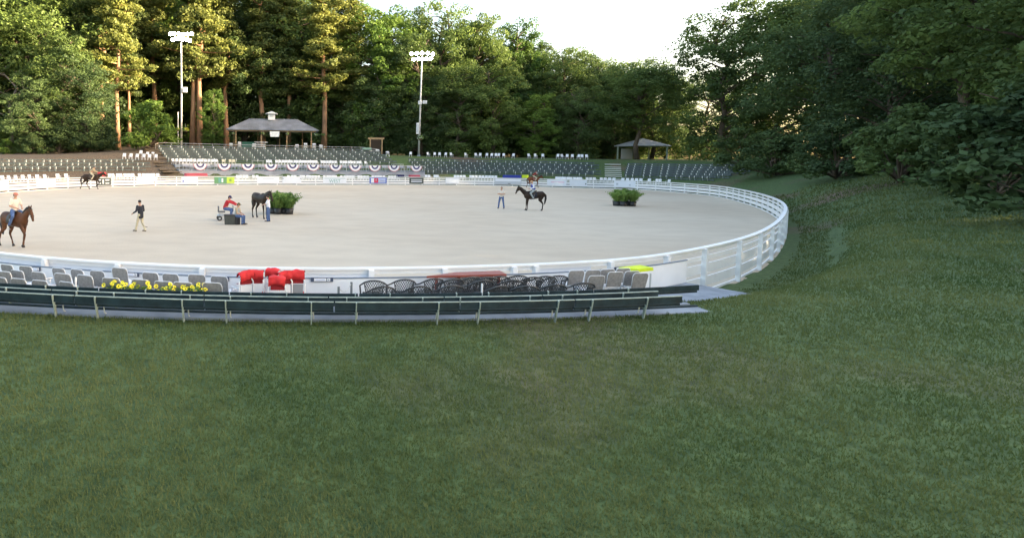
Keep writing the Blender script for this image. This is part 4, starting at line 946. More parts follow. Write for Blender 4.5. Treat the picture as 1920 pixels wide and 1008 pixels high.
# red canvas chairs
def red_chair(px, ytop, label, pmat=None, rz=0.0, dy=0.0, tilt=0.0, wd=.34, hood=True):
    h = 1.0; p = G(px, ytop, FLOOR + h + .03); r = empty('canvas_chair', (p.x, p.y + dy, FLOOR), rz)
    B = MB()
    M = Matrix.Rotation(R(12 + tilt), 3, 'X') @ Matrix.Rotation(R(tilt), 3, 'Y')
    if hood:
        nu, nv = 12, 10; off = rnd.uniform(0, 50)
        for face_y, th in ((0, 0), (1, .012)):
            vs = []
            for j in range(nv + 1):
                t = j / nv
                if t < .5: yy, zz = -.05 - .03 * math.sin(t * 6.28), .83 + .36 * t     # front drop
                else: yy, zz = -.05 + (t - .5) * .46, 1.01 - .10 * (t - .5) ** 2 * 4   # top running back
                for i in range(nu + 1):
                    x = (i / nu - .5) * (wd - .01) * (1 + .10 * noise.noise((t * 3, off, 0))); nz = noise.noise((x * 9 + off, t * 4, face_y * .0)); nz2 = noise.noise((x * 22, t * 9 + off, 1))
                    v = M @ Vector((x, yy + .035 * nz + .012 * nz2 + th, zz - .93 + .03 * nz * (t > .5) - .02 * (abs(i / nu - .5) * 2) ** 3)); vs.append((v.x, v.y, v.z + .93))
            fs = [(j * (nu + 1) + i, j * (nu + 1) + i + 1, (j + 1) * (nu + 1) + i + 1, (j + 1) * (nu + 1) + i) for j in range(nv) for i in range(nu)]
            B.add(vs, fs)
    B.build('canvas_top', M_red, r, True)
    B = MB(); B.box((0.01, .02, .79), (wd - .07, .03, .12)); B.add([(-wd / 2 + .04, .0, .73), (wd / 2 - .03, .0, .73), (wd / 2 - .03, .3, .70), (-wd / 2 + .04, .3, .70)], [(0, 1, 2, 3)]); B.build('canvas_flap', M_dkred, r)
    B = MB(); B.box((0, -.02, .55), (wd - .06, .02, .34)); B.build('back_panel', pmat or M_white, r)
    B = MB(); B.box((0, .2, .46), (wd - .04, .40, .03)); B.build('seat', M_red, r)
    for sx in (-1, 1):
        B = MB(); B.tube([(sx * wd / 2, -.03, 0), (sx * wd / 2, -.03, .78), (sx * (wd / 2 - .03), -.02, .84)], .014, 6); B.build('leg', M_plastic, r)
        B = MB(); B.tube([(sx * wd / 2, .42, 0), (sx * wd / 2, .40, .62), (sx * wd / 2, -.03, .66)], .014, 6); B.build('leg', M_plastic, r)
    tag(r, label, 'chair', 'red canvas chairs in the near box'); return r
red_chair(457, 511, 'half folded red canvas chair at the left end of the red group', rz=.5, dy=.3, tilt=-14, wd=.30)
red_chair(479, 504, 'red canvas chair with pale back panel, left of the three upright ones')
red_chair(508, 507.5, 'red canvas chair folded behind the middle upright red chair', rz=-.3, dy=.35, tilt=8, wd=.28)
red_chair(520, 514, 'crumpled red canvas chair with pale back panel in the middle of the red group', tilt=4, dy=-.05)
red_chair(533, 510.5, 'red canvas chair leaning behind the gap left of the grey panelled one', rz=.25, dy=.3, tilt=-10, wd=.28)
red_chair(555, 504, 'rightmost red canvas chair with a grey back panel', pmat=mat('panel_grey', (.28, .29, .31), .7), tilt=-4, wd=.36)

# tables, rope, posts
tp = [G(800, 516.8, 1.36), G(950, 513.2, 1.36), G(937, 506.5, 1.36), G(856, 509.5, 1.36)]
cx_ = sum((q for q in tp), Vector()) / 4; tr = empty('red_table', (cx_.x, cx_.y, FLOOR)); tag(tr, 'long red brown plank table above the black patio chairs', 'table')
B = MB(); B.prism([(q.x - cx_.x, q.y - cx_.y) for q in tp], 1.31 - FLOOR, 1.355 - FLOOR); B.build('table_top', M_redwood, tr)
for q in (tp[0].lerp(tp[1], .12), tp[1].lerp(tp[0], .1), tp[2].lerp(tp[0], .12), tp[3].lerp(tp[1], .05)):
    B = MB(); B.box((q.x - cx_.x, q.y - cx_.y, (1.31 - FLOOR) / 2), (.06, .06, 1.31 - FLOOR)); B.build('leg', M_redwood, tr)
tq = [G(1160, 500.5, 1.40), G(1196, 504, 1.40), G(1225, 501, 1.40), G(1200, 496, 1.40)]
c2 = sum((q for q in tq), Vector()) / 4; t2 = empty('yellow_table', (c2.x, c2.y, FLOOR)); tag(t2, 'table under a bright yellow green cloth at the right edge', 'table')
B = MB(); B.prism([(q.x - c2.x, q.y - c2.y) for q in tq], 1.36 - FLOOR, 1.395 - FLOOR); B.prism([((q.x - c2.x) * 1.02, (q.y - c2.y) * 1.02) for q in tq], 1.32 - FLOOR, 1.355 - FLOOR); B.build('tablecloth', M_lime, t2)
for q in tq: B = MB(); B.tube([((q.x - c2.x) * .85, (q.y - c2.y) * .85, 1.25 - FLOOR), ((q.x - c2.x) * .85, (q.y - c2.y) * .85, 0)], .02, 6); B.build('leg', M_pole, t2)
r = tag(empty('rope_barrier', (0, 0, 0)), 'drooping cord between two short dark posts right of the red chairs', 'barrier')
pa = G(635, 537, 1.42); pb = G(659, 528.5, 1.42)
for q in (pa, pb): B = MB(); B.box((q.x, q.y, (q.z + FLOOR) / 2), (.045, .045, q.z - FLOOR)); B.build('post', mat('post_grey', (.16, .18, .2), .6), r)
B = MB(); B.tube([pa.lerp(pb, t) - Vector((0, 0, .02 + .5 * t * (1 - t))) for t in np.linspace(0, 1, 9)], .008, 5); B.build('rope', M_pole, r)
for x, y, lb in ((142, 521, 'short white post between the grey chairs at the left'), (904, 533, 'short pale post among the black patio chairs')):
    q = G(x, y, 1.45); B = MB(); B.tube([(0, 0, 0), (0, 0, q.z - FLOOR), (0, 0, q.z - FLOOR + .02)], [.02, .02, .012], 8); o = B.build('white_post', M_plastic); o.location = (q.x, q.y, FLOOR); tag(o, lb, 'post')
# sunflowers in pots
def flower_pot(px, ytop, label, n=9, wrap=None):
    p = G(px, ytop, FLOOR + .86); r = empty('flower_pot', (p.x, p.y, FLOOR)); B = MB(); B.tube([(0, 0, 0), (0, 0, .3), (0, 0, .42), (0, 0, .44)], [.10, .13, .145, .145], 14); B.build('pot', wrap or mat('foil_wrap', (.55, .45, .38), .5), r, True)
    B = MB(); rr = random.Random(int(px)); foliage(B, (0, 0, .60), (.17, .15, .2), 70, .06, rr=rr); B.build('foliage', M_dkleaf, r)
    for i in range(n):
        a = rr.uniform(0, 6.28); d = rr.uniform(.02, .2); c = Vector((math.cos(a) * d, math.sin(a) * d * .7, .86 - .22 * rr.random() - .25 * d)); B = MB(); up_ = Vector((math.cos(a) * .9 + rr.uniform(-.5, .5), -1.0 + rr.uniform(-.2, .9), .7 + rr.uniform(-.5, .5))).normalized()
        X = up_.orthogonal().normalized(); Yv = up_.cross(X)
        for j in range(12):
            t = j * math.pi / 6; dv = X * math.cos(t) + Yv * math.sin(t); sv = up_.cross(dv) * .017
            B.add([c + dv * .012, c + dv * .028 + sv, c + dv * .048 + up_ * .008, c + dv * .028 - sv], [(0, 1, 2, 3)])
        B.ball(c + up_ * .004, rr.choice((.004, .008, .011)), 8, 4, mi=1); B.build('blossom', [M_yellow, M_hair], r)
    tag(r, label, 'flowers', 'potted yellow flowers behind the benches'); return r
for i, (x, y) in enumerate([(209, 523), (224, 525), (236, 527), (249, 530), (262, 529), (275, 529), (305, 531), (315, 529), (330, 532), (352, 530), (364, 527), (376, 531)]):
    flower_pot(x, y, '%s pot of yellow sunflowers from the left behind the green benches' % ordn(i + 1), n=9 if i not in (8,) else 6)

# near benches: seat, back board, posts
rows = [('row nearest the chairs', 1.485, (529.7, 549, 539), [-60, 190, 432, 672, 900, 1110, 1330], [90, 151, 278, 344, 472, 538, 666, 730, 852, 911, 1022, 1077, 1176], 1.15, .115),
        ('middle row', 1.60, (537.8, 556.6, 547), [-120, 100, 385, 616, 830, 1012, 1240], [13, 149, 219, 360, 434, 578, 650, 790, 859, 988, 1049, 1166], 1.30, .115),
        ('row nearest the camera', 1.675, (546.5, 565.4, 557.6), [-100, 143, 385, 627, 860, 1075, 1290], [-40, 103, 183, 345, 425, 584, 668, 820, 896, 1042, 1107, 1215], 1.30, .122)]
PX = lambda px, y, z: G(px, y, z).x
for ri, (nm, z, fy, seams, legs, zg_, hb) in enumerate(rows):
    f = q3(fy, z)
    for i in range(6):
        X0 = PX(seams[i], np.interp(seams[i], [0, 600, 1200], fy), z); X1 = PX(seams[i + 1], np.interp(seams[i + 1], [0, 600, 1200], fy), z)
        r = empty('bleacher_bench', ((X0 + X1) / 2, (f((X0 + X1) / 2)), 0)); o0 = r.location.copy()
        F = lambda X, a=0.0: f(X + o0.x) - o0.y + a; h0, h1 = X0 - o0.x + .012, X1 - o0.x - .012
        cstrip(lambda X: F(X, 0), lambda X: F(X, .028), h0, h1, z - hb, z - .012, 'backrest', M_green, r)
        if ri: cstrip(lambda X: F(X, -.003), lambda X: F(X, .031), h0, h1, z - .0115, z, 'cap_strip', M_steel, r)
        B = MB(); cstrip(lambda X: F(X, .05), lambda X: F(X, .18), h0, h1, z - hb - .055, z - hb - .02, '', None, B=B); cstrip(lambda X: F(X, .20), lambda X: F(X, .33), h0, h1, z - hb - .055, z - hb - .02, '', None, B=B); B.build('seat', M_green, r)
        for lx in legs:
            if seams[i] < lx <= seams[i + 1]:
                X = PX(lx, np.interp(lx, [0, 600, 1200], fy), z) - o0.x; y0 = F(X); g = zg_ - .01
                B = MB(); B.beam((X, y0 - .012, z - .004), (X, y0 + .10, g), .018, .056)
                B.tube([(X + .03, y0 + .30, z - hb - .06), (X + .03, y0 + .27, (z - hb + g) / 2), (X + .03, y0 + .30, g + .04), (X + .03, y0 + .36, g + .015)], .011, 6, mi=1)
                B.beam((X, y0 + .04, z - hb - .07), (X, y0 + .33, z - hb - .07), .04, .025); B.build('post', [M_steel, mat('pale_steel', (.6, .63, .62), .4)], r)
        tag(r, ('%s dark green bench from the left in the %s' % (ordn(i + 1), nm)), 'bench', 'dark green benches of the near bleachers')
ya, yb = q3((561, 579, 570), 1.30), q3((568.6, 587, 574.6), 1.30)
tag(cstrip(yb, ya, -9.5, 6.9, 1.2, 1.30, 'upper_walkway', M_conc), kind='structure')
ya, yb = q3((571, 589.8, 580), 1.30), q3((583, 598, 589.3), 1.30)
tag(cstrip(yb, ya, -9.5, 6.9, 1.2, 1.30, 'lower_walkway', M_conc), kind='structure')
tag(cstrip(lambda X: ya(X) - .01, lambda X: ya(X) + .04, -9.5, 6.9, 1.2, 1.328, 'gap_shadow_strip', M_green), kind='structure')  # dark strip added as the painted shadow of the gap between the walkways

# ------------------------------------------------------------ planters
def blades(B, c, n, rmin, rmax, L, rr, w=.03):
    for _ in range(n):
        a = rr.uniform(0, 6.28); d = rr.uniform(rmin, rmax); p = Vector(c) + Vector((math.cos(a) * d, math.sin(a) * d, 0)); o = Vector((math.cos(a), math.sin(a), 0)) * rr.uniform(.2, .9); l = L * rr.uniform(.6, 1.1)
        p1 = p + (o * .35 + Vector((0, 0, .6))) * l; p2 = p + (o * .9 + Vector((0, 0, .85))) * l; p3 = p + (o * 1.3 + Vector((0, 0, .70))) * l; s = o.cross(Vector((0, 0, 1))).normalized() * w
        B.add([p - s * .5, p + s * .5, p1 + s, p1 - s, p2 + s * .8, p2 - s * .8, p3], [(0, 1, 2, 3), (3, 2, 4, 5), (5, 4, 6)])
        for t in range(4):
            q = p1.lerp(p2, t / 3) if t else p.lerp(p1, .7); m_ = (o.normalized() * .3 + Vector((0, 0, -.1)) + s.normalized() * rr.choice((-1, 1))).normalized() * .16 * l
            B.add([q, q + m_ * .5 + Vector((0, 0, .03)), q + m_, q + m_ * .5 - Vector((0, 0, .03))], [(0, 1, 2, 3)])
def rpt(rr):
    while True:
        v = Vector((rr.uniform(-1, 1), rr.uniform(-1, 1), rr.uniform(-1, 1)))
        if v.length <= 1: return v
def planter(px, yb_, w_px, top_y, label, seed, npots, lush):
    p = G(px, yb_, 0); k = ppm(p); W = w_px / k; H = (yb_ - top_y) / k; r = empty('planter', p); rr = random.Random(seed)
    for i in range(npots):
        x = (i - (npots - 1) / 2) * W * .62 / max(1, npots - 1); y = (-.15 if i % 2 else .15); rp = W * .17 if npots > 2 else W * .2
        B = MB(); B.tube([(x, y, 0), (x, y, .12), (x, y, .42), (x, y, .45), (x, y, .40)], [rp * .82, rp * .88, rp, rp * 1.06, rp * .9], 16); B.build('pot', [M_black], r, True)
        B = MB(); B.tube([(x, y, .38), (x, y, .405)], rp * .88, 14); B.build('soil', M_soil, r)
        B = MB(); blades(B, (x, y, .38), lush, 0, rp * .9, (H - .35) * (1.0 - 2.2 * (x / W) ** 2) * .92, rr, .022)
        for q in range(14):
            c_ = rpt(rr); c_ = Vector((x + c_.x * W * .22, y + c_.y * W * .24, .38 + (H - .42) * (.46 + .42 * c_.z) * (1.12 - 1.2 * (x / W) ** 2))); foliage(B, c_, (W * .11, W * .11, (H - .4) * .14), lush // 2, .06, rr=rr)
        B.build('fronds', M_dkleaf, r)
    tag(r, label, 'planter'); return r
planter(527, 401, 50, 356, 'bushy fern planting in black pots behind the man in a white shirt', 3, 4, 170)
planter(1170.5, 386, 42, 352, 'dense green shrub planting in black pots at the right edge of the sand', 5, 4, 190)

# ------------------------------------------------------------ grass blades on the near lawn and the right bank
M_grass = leafmat('grass_blade', (0.050, 0.095, 0.026), (0.165, 0.19, 0.07), .4, .45)
def grass(name, n, seed):
    g = np.random.default_rng(seed); rr_ = np.exp(g.uniform(math.log(3.0), math.log(75), n)); az = g.uniform(R(-55), R(82), n); X = rr_ * np.sin(az); Y = rr_ * np.cos(az)
    Z = ground_h(X, Y); A = RING[::2]; ok = np.ones(n, bool)
    for c in range(0, n, 5000):
        d2 = ((X[c:c + 5000, None] - A[None, :, 0]) ** 2 + (Y[c:c + 5000, None] - A[None, :, 1]) ** 2); k = d2.argmin(1); r_ = np.stack([X[c:c + 5000], Y[c:c + 5000]], 1) - A[k]; dm = np.sqrt(d2.min(1)); out = (r_ * NRM[::2][k]).sum(1) > 0
        near_ = (A[k][:, 1] < 19) & (X[c:c + 5000] < 11); ok[c:c + 5000] = out & (dm > np.where(near_, 2.4, .8)) & ~((A[k][:, 1] > 60) & (X[c:c + 5000] < 20))
    ok &= ~((X > -9.4) & (X < 7.0) & (Y > np.array([yb(v) for v in X]) - .02) & (Y < 14))
    X, Y, Z, rr_ = X[ok], Y[ok], Z[ok], rr_[ok]; n = len(X); a = g.uniform(0, 6.28, n); h = (.022 + .0022 * rr_) * g.uniform(.5, 1.4, n); w = .0028 + .0007 * rr_; l = g.uniform(.1, 1.0, n) * h; b_ = g.uniform(0, 6.28, n)
    V = np.empty((n, 3, 3)); V[:, 0] = np.stack([X - np.cos(a) * w, Y - np.sin(a) * w, Z - .01], 1); V[:, 1] = np.stack([X + np.cos(a) * w, Y + np.sin(a) * w, Z - .01], 1); V[:, 2] = np.stack([X + np.cos(b_) * l, Y + np.sin(b_) * l, Z + h], 1)
    me = bpy.data.meshes.new(name); me.vertices.add(n * 3); me.vertices.foreach_set('co', V.ravel()); me.loops.add(n * 3); me.loops.foreach_set('vertex_index', np.arange(n * 3)); me.polygons.add(n); me.polygons.foreach_set('loop_start', np.arange(n) * 3); me.polygons.foreach_set('loop_total', np.full(n, 3)); me.materials.append(M_grass); me.update(); me.validate()
    o = bpy.data.objects.new(name, me); COL.objects.link(o); return o
tag(grass('grass', 700000, 3), 'short green grass on the lawn and banks outside the ring', 'grass', kind='stuff')

# ------------------------------------------------------------ figures
def bake(B, name, m, parent, voxel=.02, smooth=5):
    o = bpy.data.objects.new('tmp', B.mesh('tmp', m)); COL.objects.link(o)
    md = o.modifiers.new('r', 'REMESH'); md.mode = 'VOXEL'; md.voxel_size = voxel; md.use_smooth_shade = True
    ms = o.modifiers.new('s', 'SMOOTH'); ms.factor = .5; ms.iterations = smooth
    bpy.context.view_layer.update(); me = bpy.data.meshes.new_from_object(o.evaluated_get(bpy.context.evaluated_depsgraph_get())); bpy.data.objects.remove(o)
    me.materials.clear(); me.materials.append(m); me.name = name; q = bpy.data.objects.new(name, me); COL.objects.link(q); q.parent = parent; return q
def chain(B, pts, mi=0, seg=10):
    """pts: (position, radius or (rx,ry,rz)); dense overlapping ellipsoids"""
    pts = [(Vector(p), Vector((r,) * 3) if not hasattr(r, '__len__') else Vector(r)) for p, r in pts]
    for (p, a), (q, c) in zip(pts, pts[1:]):
        L = (q - p).length; st = max(.006, min(min(a), min(c)) * .35); n = max(1, int(L / st))
        for i in range(n + 1): t = i / n; B.ball(p.lerp(q, t), tuple(a.lerp(c, t)), seg, 6, mi)
def hand(B, w, d, s=1.0, upv=(0, 0, 1)):
    w = Vector(w); d = Vector(d).normalized(); n = Vector(upv); sd = d.cross(n).normalized(); n = sd.cross(d)
    pc = w + d * .045 * s; B.ball(pc, (.043 * s, .043 * s, .038 * s), 10, 6)
    for i, (o, l) in enumerate(((-.027, .068), (-.009, .078), (.009, .074), (.027, .058))):
        b0 = w + d * .075 * s + sd * o * s; B.tube([b0, b0 + d * l * .45 * s - n * .004, b0 + d * l * .8 * s - n * .016 * s, b0 + d * l * .95 * s - n * .028 * s], [.0095 * s, .009 * s, .008 * s, .006 * s], 6)
    b0 = w + d * .03 * s - sd * .032 * s; B.tube([b0, b0 - sd * .022 * s + d * .025 * s, b0 - sd * .028 * s + d * .052 * s], [.011 * s, .010 * s, .007 * s], 6)
STAND = dict(pel=(0, 0, .95), che=(0.01, 0, 1.28), nek=(0.0, 0, 1.47), hed=(.03, 0, 1.63),
             shl=(0, .19, 1.42), ell=(-.03, .25, 1.13), wrl=(.10, .24, .90), shr=(0, -.19, 1.42), elr=(-.03, -.25, 1.13), wrr=(.10, -.24, .90),
             hil=(0, .095, .93), knl=(.03, .11, .50), anl=(-.02, .12, .09), hir=(0, -.095, .93), knr=(.03, -.11, .50), anr=(-.02, -.12, .09), toe=(.19, 0, -.05))
def person(loc, rz, sc, pose, shirt, pants, label, hair=M_hair, cap=None, sleeves='long', skin=M_skin, vest=None, jacket_len=0.0):
    J = dict(STAND); J.update(pose); J = {k_: Vector(v) for k_, v in J.items()}
    r = empty('person', loc, rz, sc); B = MB(); V = lambda a: J[a]
    dh = (V('hed') - V('nek')).normalized(); face = Vector(pose.get('face', (1, 0, 0))).normalized(); lat = dh.cross(face).normalized(); face = lat.cross(dh).normalized() * 1.0
    HM = Matrix((face, lat, dh)).transposed()
    chain(B, [(V('pel'), (.12, .155, .12)), (V('che'), (.11, .15, .14)), (V('nek') - Vector((0, 0, .05)), (.07, .11, .06)), (V('nek'), .055), (V('hed') - dh * .05, .055)])
    h = V('hed')
    B.ball(h + dh * .02, (.093, .074, .10), 14, 10, M=HM); B.ball(h + face * .018 - dh * .055, (.062, .052, .058), 12, 8, M=HM)
    B.ball(h + face * .094 - dh * .012, (.020, .013, .022), 8, 6, M=HM)
    for sgn in (-1, 1): B.ball(h + lat * .076 * sgn, (.018, .009, .028), 8, 6, M=HM)
    for s_ in 'lr':
        chain(B, [(V('sh' + s_), .062), (V('el' + s_), .043), (V('wr' + s_), .027)]); hand(B, V('wr' + s_), V('wr' + s_) - V('el' + s_), 1.0)
        chain(B, [(V('hi' + s_), .088), (V('kn' + s_), .056), (V('an' + s_), .038)])
    bake(B, 'body', skin, r, .014, 2)
    E = MB()
    for sgn in (-1, 1): E.ball(h + face * .083 + lat * .03 * sgn + dh * .012, (.006, .012, .007), 6, 4, M=HM)
    E.box(h + face * .084 - dh * .055, (.006, .042, .008), M=HM, mi=1); E.build('eyes_and_mouth', [M_hair, mat('lips', (.35, .12, .1), .6)], r)
    B = MB(); chain(B, [(V('pel') + Vector((0, 0, .02 - jacket_len)), (.140, .172, .10)), (V('pel') + Vector((0, 0, .08)), (.135, .168, .10)), (V('che'), (.130, .170, .14)), (V('nek') - Vector((0, 0, .06)), (.08, .13, .055))])
    for s_ in 'lr':
        e = V('sh' + s_).lerp(V('el' + s_), .75); chain(B, [(V('sh' + s_) - Vector((0, 0, .01)), .078), (e, .064)] if sleeves == 'short' else [(V('sh' + s_) - Vector((0, 0, .01)), .076), (V('el' + s_), .058), (V('el' + s_).lerp(V('wr' + s_), .92), .042)])
    bake(B, 'shirt' if jacket_len == 0 else 'jacket', shirt, r, .02, 3)
    if vest:
        B = MB(); chain(B, [(V('pel') + Vector((0, 0, .06)), (.150, .182, .08)), (V('che'), (.148, .186, .14)), (V('nek') - Vector((0, 0, .07)), (.10, .14, .05))]); bake(B, 'vest', vest, r, .02, 3)
    B = MB(); chain(B, [(V('pel') + Vector((0, 0, .05)), (.125, .160, .06)), (V('pel') - Vector((0, 0, .04)), (.13, .165, .09))])
    for s_ in 'lr': chain(B, [(V('hi' + s_), .100), (V('kn' + s_), .070), (V('an' + s_), .062)])
    bake(B, 'trousers', pants, r, .02, 3)
    for s_ in 'lr':
        B = MB(); a = V('an' + s_); t = V('toe') + (Vector(pose['toe' + s_]) if 'toe' + s_ in pose else Vector()); chain(B, [(a + Vector((-.03, 0, -.045)), (.045, .04, .04)), (a + t * .6 + Vector((0, 0, -.005)), (.05, .042, .035)), (a + t, (.04, .038, .028))]); bake(B, 'shoe', M_shoe, r, .014, 2)
    B = MB()
    if cap:
        B.ball(h + dh * .05, (.103, .086, .078), 14, 8, M=HM); B.ball(h + dh * .045 + face * .11, (.075, .065, .012), 12, 4, M=HM); B.build('cap', cap, r, True); B = MB()
        B.ball(h - face * .025 + dh * .0, (.082, .080, .085), 12, 8, M=HM)
    else: B.ball(h - face * .018 + dh * .04, (.094, .083, .092), 14, 8, M=HM)
    B.build('hair', hair, r, True)
    tag(r, label, 'person', None); return r
M_cream = mat('cream_shirt', (.68, .60, .52), .9, .05, 9); M_blackcloth = mat('black_cloth', (.02, .022, .032), .9, .2, 8); M_redcloth = mat('red_jacket', (.50, .03, .04), .85, .15, 8)
M_tan = mat('tan_shirt', (.42, .33, .22), .9, .1, 9); M_wtee = mat('white_cotton', (.72, .72, .78), .9, .04, 9); M_olive = mat('olive_cap', (.12, .10, .05), .9); M_greyc = mat('grey_cloth', (.33, .36, .36), .9, .1, 8)
def stand_at(px, y, h_px, total=1.75): p = G(px, y, 0); return p, (h_px / ppm(p)) / total
# man in black walking
p, s = stand_at(264, 434.5, 60.5)
person(p, R(150), s, dict(pel=(0, 0, .93), che=(.04, 0, 1.26), nek=(.05, 0, 1.45), hed=(.08, 0, 1.60), knl=(.16, .10, .50), anl=(.27, .11, .10), knr=(.0, -.10, .50), anr=(-.22, -.11, .11), ell=(.0, .30, 1.15), wrl=(.20, .34, 1.03), elr=(.02, -.24, 1.14), wrr=(.2, -.14, 1.02), shl=(.04, .19, 1.40), shr=(.04, -.19, 1.40)), M_blackcloth, M_khaki, 'man in black jacket and khaki trousers walking across the sand, seen from behind', jacket_len=.14)
B = MB(); B.tube([(0, 0, .95), (.05, -.06, .6), (.22, -.12, .34), (.42, -.14, .30)], [.014, .012, .010, .016], 6); o = B.build('whip', M_black); o.location = p + Vector((.05, -.22, 0)); tag(o, 'thin dark whip hanging from the hand of the man in black jacket', 'whip')
# man with folded arms
p, s = stand_at(939.5, 391, 41)
person(p, R(-125), s, dict(ell=(.05, .27, 1.18), wrl=(.20, -.05, 1.20), elr=(.05, -.27, 1.17), wrr=(.21, .07, 1.16), knl=(.02, .17, .5), anl=(-.02, .22, .09), knr=(.02, -.17, .5), anr=(-.02, -.22, .09)), M_cream, M_jean, 'man standing alone with folded arms in cream shirt and blue jeans', sleeves='short', hair=mat('grey_hair', (.2, .17, .14), .9))
# man in white tee by the dark horse
p, s = stand_at(503, 415.5, 49)
person(p, R(170), s, dict(elr=(.22, -.22, 1.20), wrr=(.44, -.18, 1.10), ell=(.12, .25, 1.18), wrl=(.36, .20, 1.12), che=(.02, 0, 1.28), hed=(.05, .0, 1.62), knl=(.04, .08, .5), anl=(.02, .08, .09), knr=(-.02, -.08, .5), anr=(-.06, -.08, .09)), M_wtee, M_jean, 'man in white shirt and blue jeans reaching to the halter of the dark horse', sleeves='short')
# seated pair
SIT = dict(pel=(0, 0, .52), che=(.06, 0, .84), nek=(.10, 0, 1.03), hed=(.15, 0, 1.18), shl=(.08, .19, .98), shr=(.08, -.19, .98), ell=(.14, .25, .70), wrl=(.36, .16, .62), elr=(.14, -.25, .70), wrr=(.36, -.16, .62), hil=(.02, .1, .50), knl=(.46, .14, .50), anl=(.44, .15, .09), hir=(.02, -.1, .50), knr=(.46, -.14, .50), anr=(.44, -.15, .09))
p, s = stand_at(443, 420.5, 50)
person(p, R(-15), s * 1.10, SIT, M_tan, M_jean, 'seated man in tan shirt and olive cap beside the black box', cap=M_olive, vest=M_greyc, sleeves='short')
B = MB(); B.tube([(0, 0, 0), (0, 0, .05), (0, 0, .44), (0, 0, .47)], [.23, .25, .24, .22], 6); B.beam((-.12, 0, .47), (.12, 0, .47), .03, .03); o = B.build('stool_box', M_black); o.location = p; tag(o, 'small dark seat box under the man in the olive cap', 'box')
p2 = G(431, 420.5, 0); kk = ppm(p2); bx = empty('black_box', p2, R(4)); tag(bx, 'big black plastic tub standing on the sand before the red jacketed man', 'tub')
B = MB(); w = 20 / kk / 2; B.add([(-w * .9, -w * .7, 0), (w * .9, -w * .7, 0), (w * .9, w * .7, 0), (-w * .9, w * .7, 0), (-w, -w * .8, .55), (w, -w * .8, .55), (w, w * .8, .55), (-w, w * .8, .55)], [(3, 2, 1, 0), (4, 5, 6, 7), (0, 1, 5, 4), (1, 2, 6, 5), (2, 3, 7, 6), (3, 0, 4, 7)]); B.build('tub', mat('charcoal_plastic', (.05, .055, .05), .6, .15, 8), bx)
B = MB(); B.box((0, 0, .575), (2.08 * w, 1.7 * w, .05)); B.build('lid', M_black, bx)
p3 = G(423, 413, 0); sc_ = empty('scooter', p3, R(15)); tag(sc_, 'small silver mobility scooter with dark wheels under the man in red', 'scooter')
B = MB(); chain(B, [((-.35, 0, .34), (.22, .20, .10)), ((0, 0, .30), (.2, .2, .07)), ((.45, 0, .30), (.15, .2, .07)), ((.55, 0, .50), (.07, .08, .2)), ((.48, 0, .85), (.05, .06, .08))]); bake(B, 'body', mat('silver_paint', (.55, .56, .58), .35, metal=.3), sc_, .025, 3)
B = MB(); B.box((-.25, 0, .56), (.40, .44, .09)); B.box((-.46, 0, .74), (.07, .42, .36)); B.build('seat', mat('seat_grey', (.13, .13, .14), .7), sc_)
B = MB(); B.tube([(.46, -.25, .92), (.48, 0, .88), (.46, .25, .92)], .02, 6); B.build('handlebar', M_black, sc_)
for x in (-.40, .48):
    for y in (-.26, .26):
        B = MB(); B.tube([(x, y - .045, .16), (x, y + .045, .16)], [.16, .16], 18); wq = B.build('wheel', M_black, sc_); B = MB(); B.tube([(x, y - .05, .16), (x, y + .05, .16)], .07, 12); B.build('rim', M_pole, wq)
REDP = dict(SIT); REDP.update(pel=(0, 0, .70), che=(.10, 0, 1.00), nek=(.18, 0, 1.18), hed=(.26, 0, 1.32), shl=(.15, .20, 1.13), shr=(.15, -.20, 1.13), ell=(.42, .20, 1.05), wrl=(.66, .10, .93), elr=(.42, -.22, 1.04), wrr=(.68, -.12, .90), hil=(.02, .1, .68), knl=(.42, .2, .62), anl=(.38, .2, .22), hir=(.02, -.1, .68), knr=(.42, -.2, .62), anr=(.38, -.2, .22))
person(p3 + Vector((-.02, 0, 0)), R(-8), 1.12, REDP, M_redcloth, M_jean, 'man in red jacket and dark cap sitting on the scooter, reaching forward', cap=M_navy)

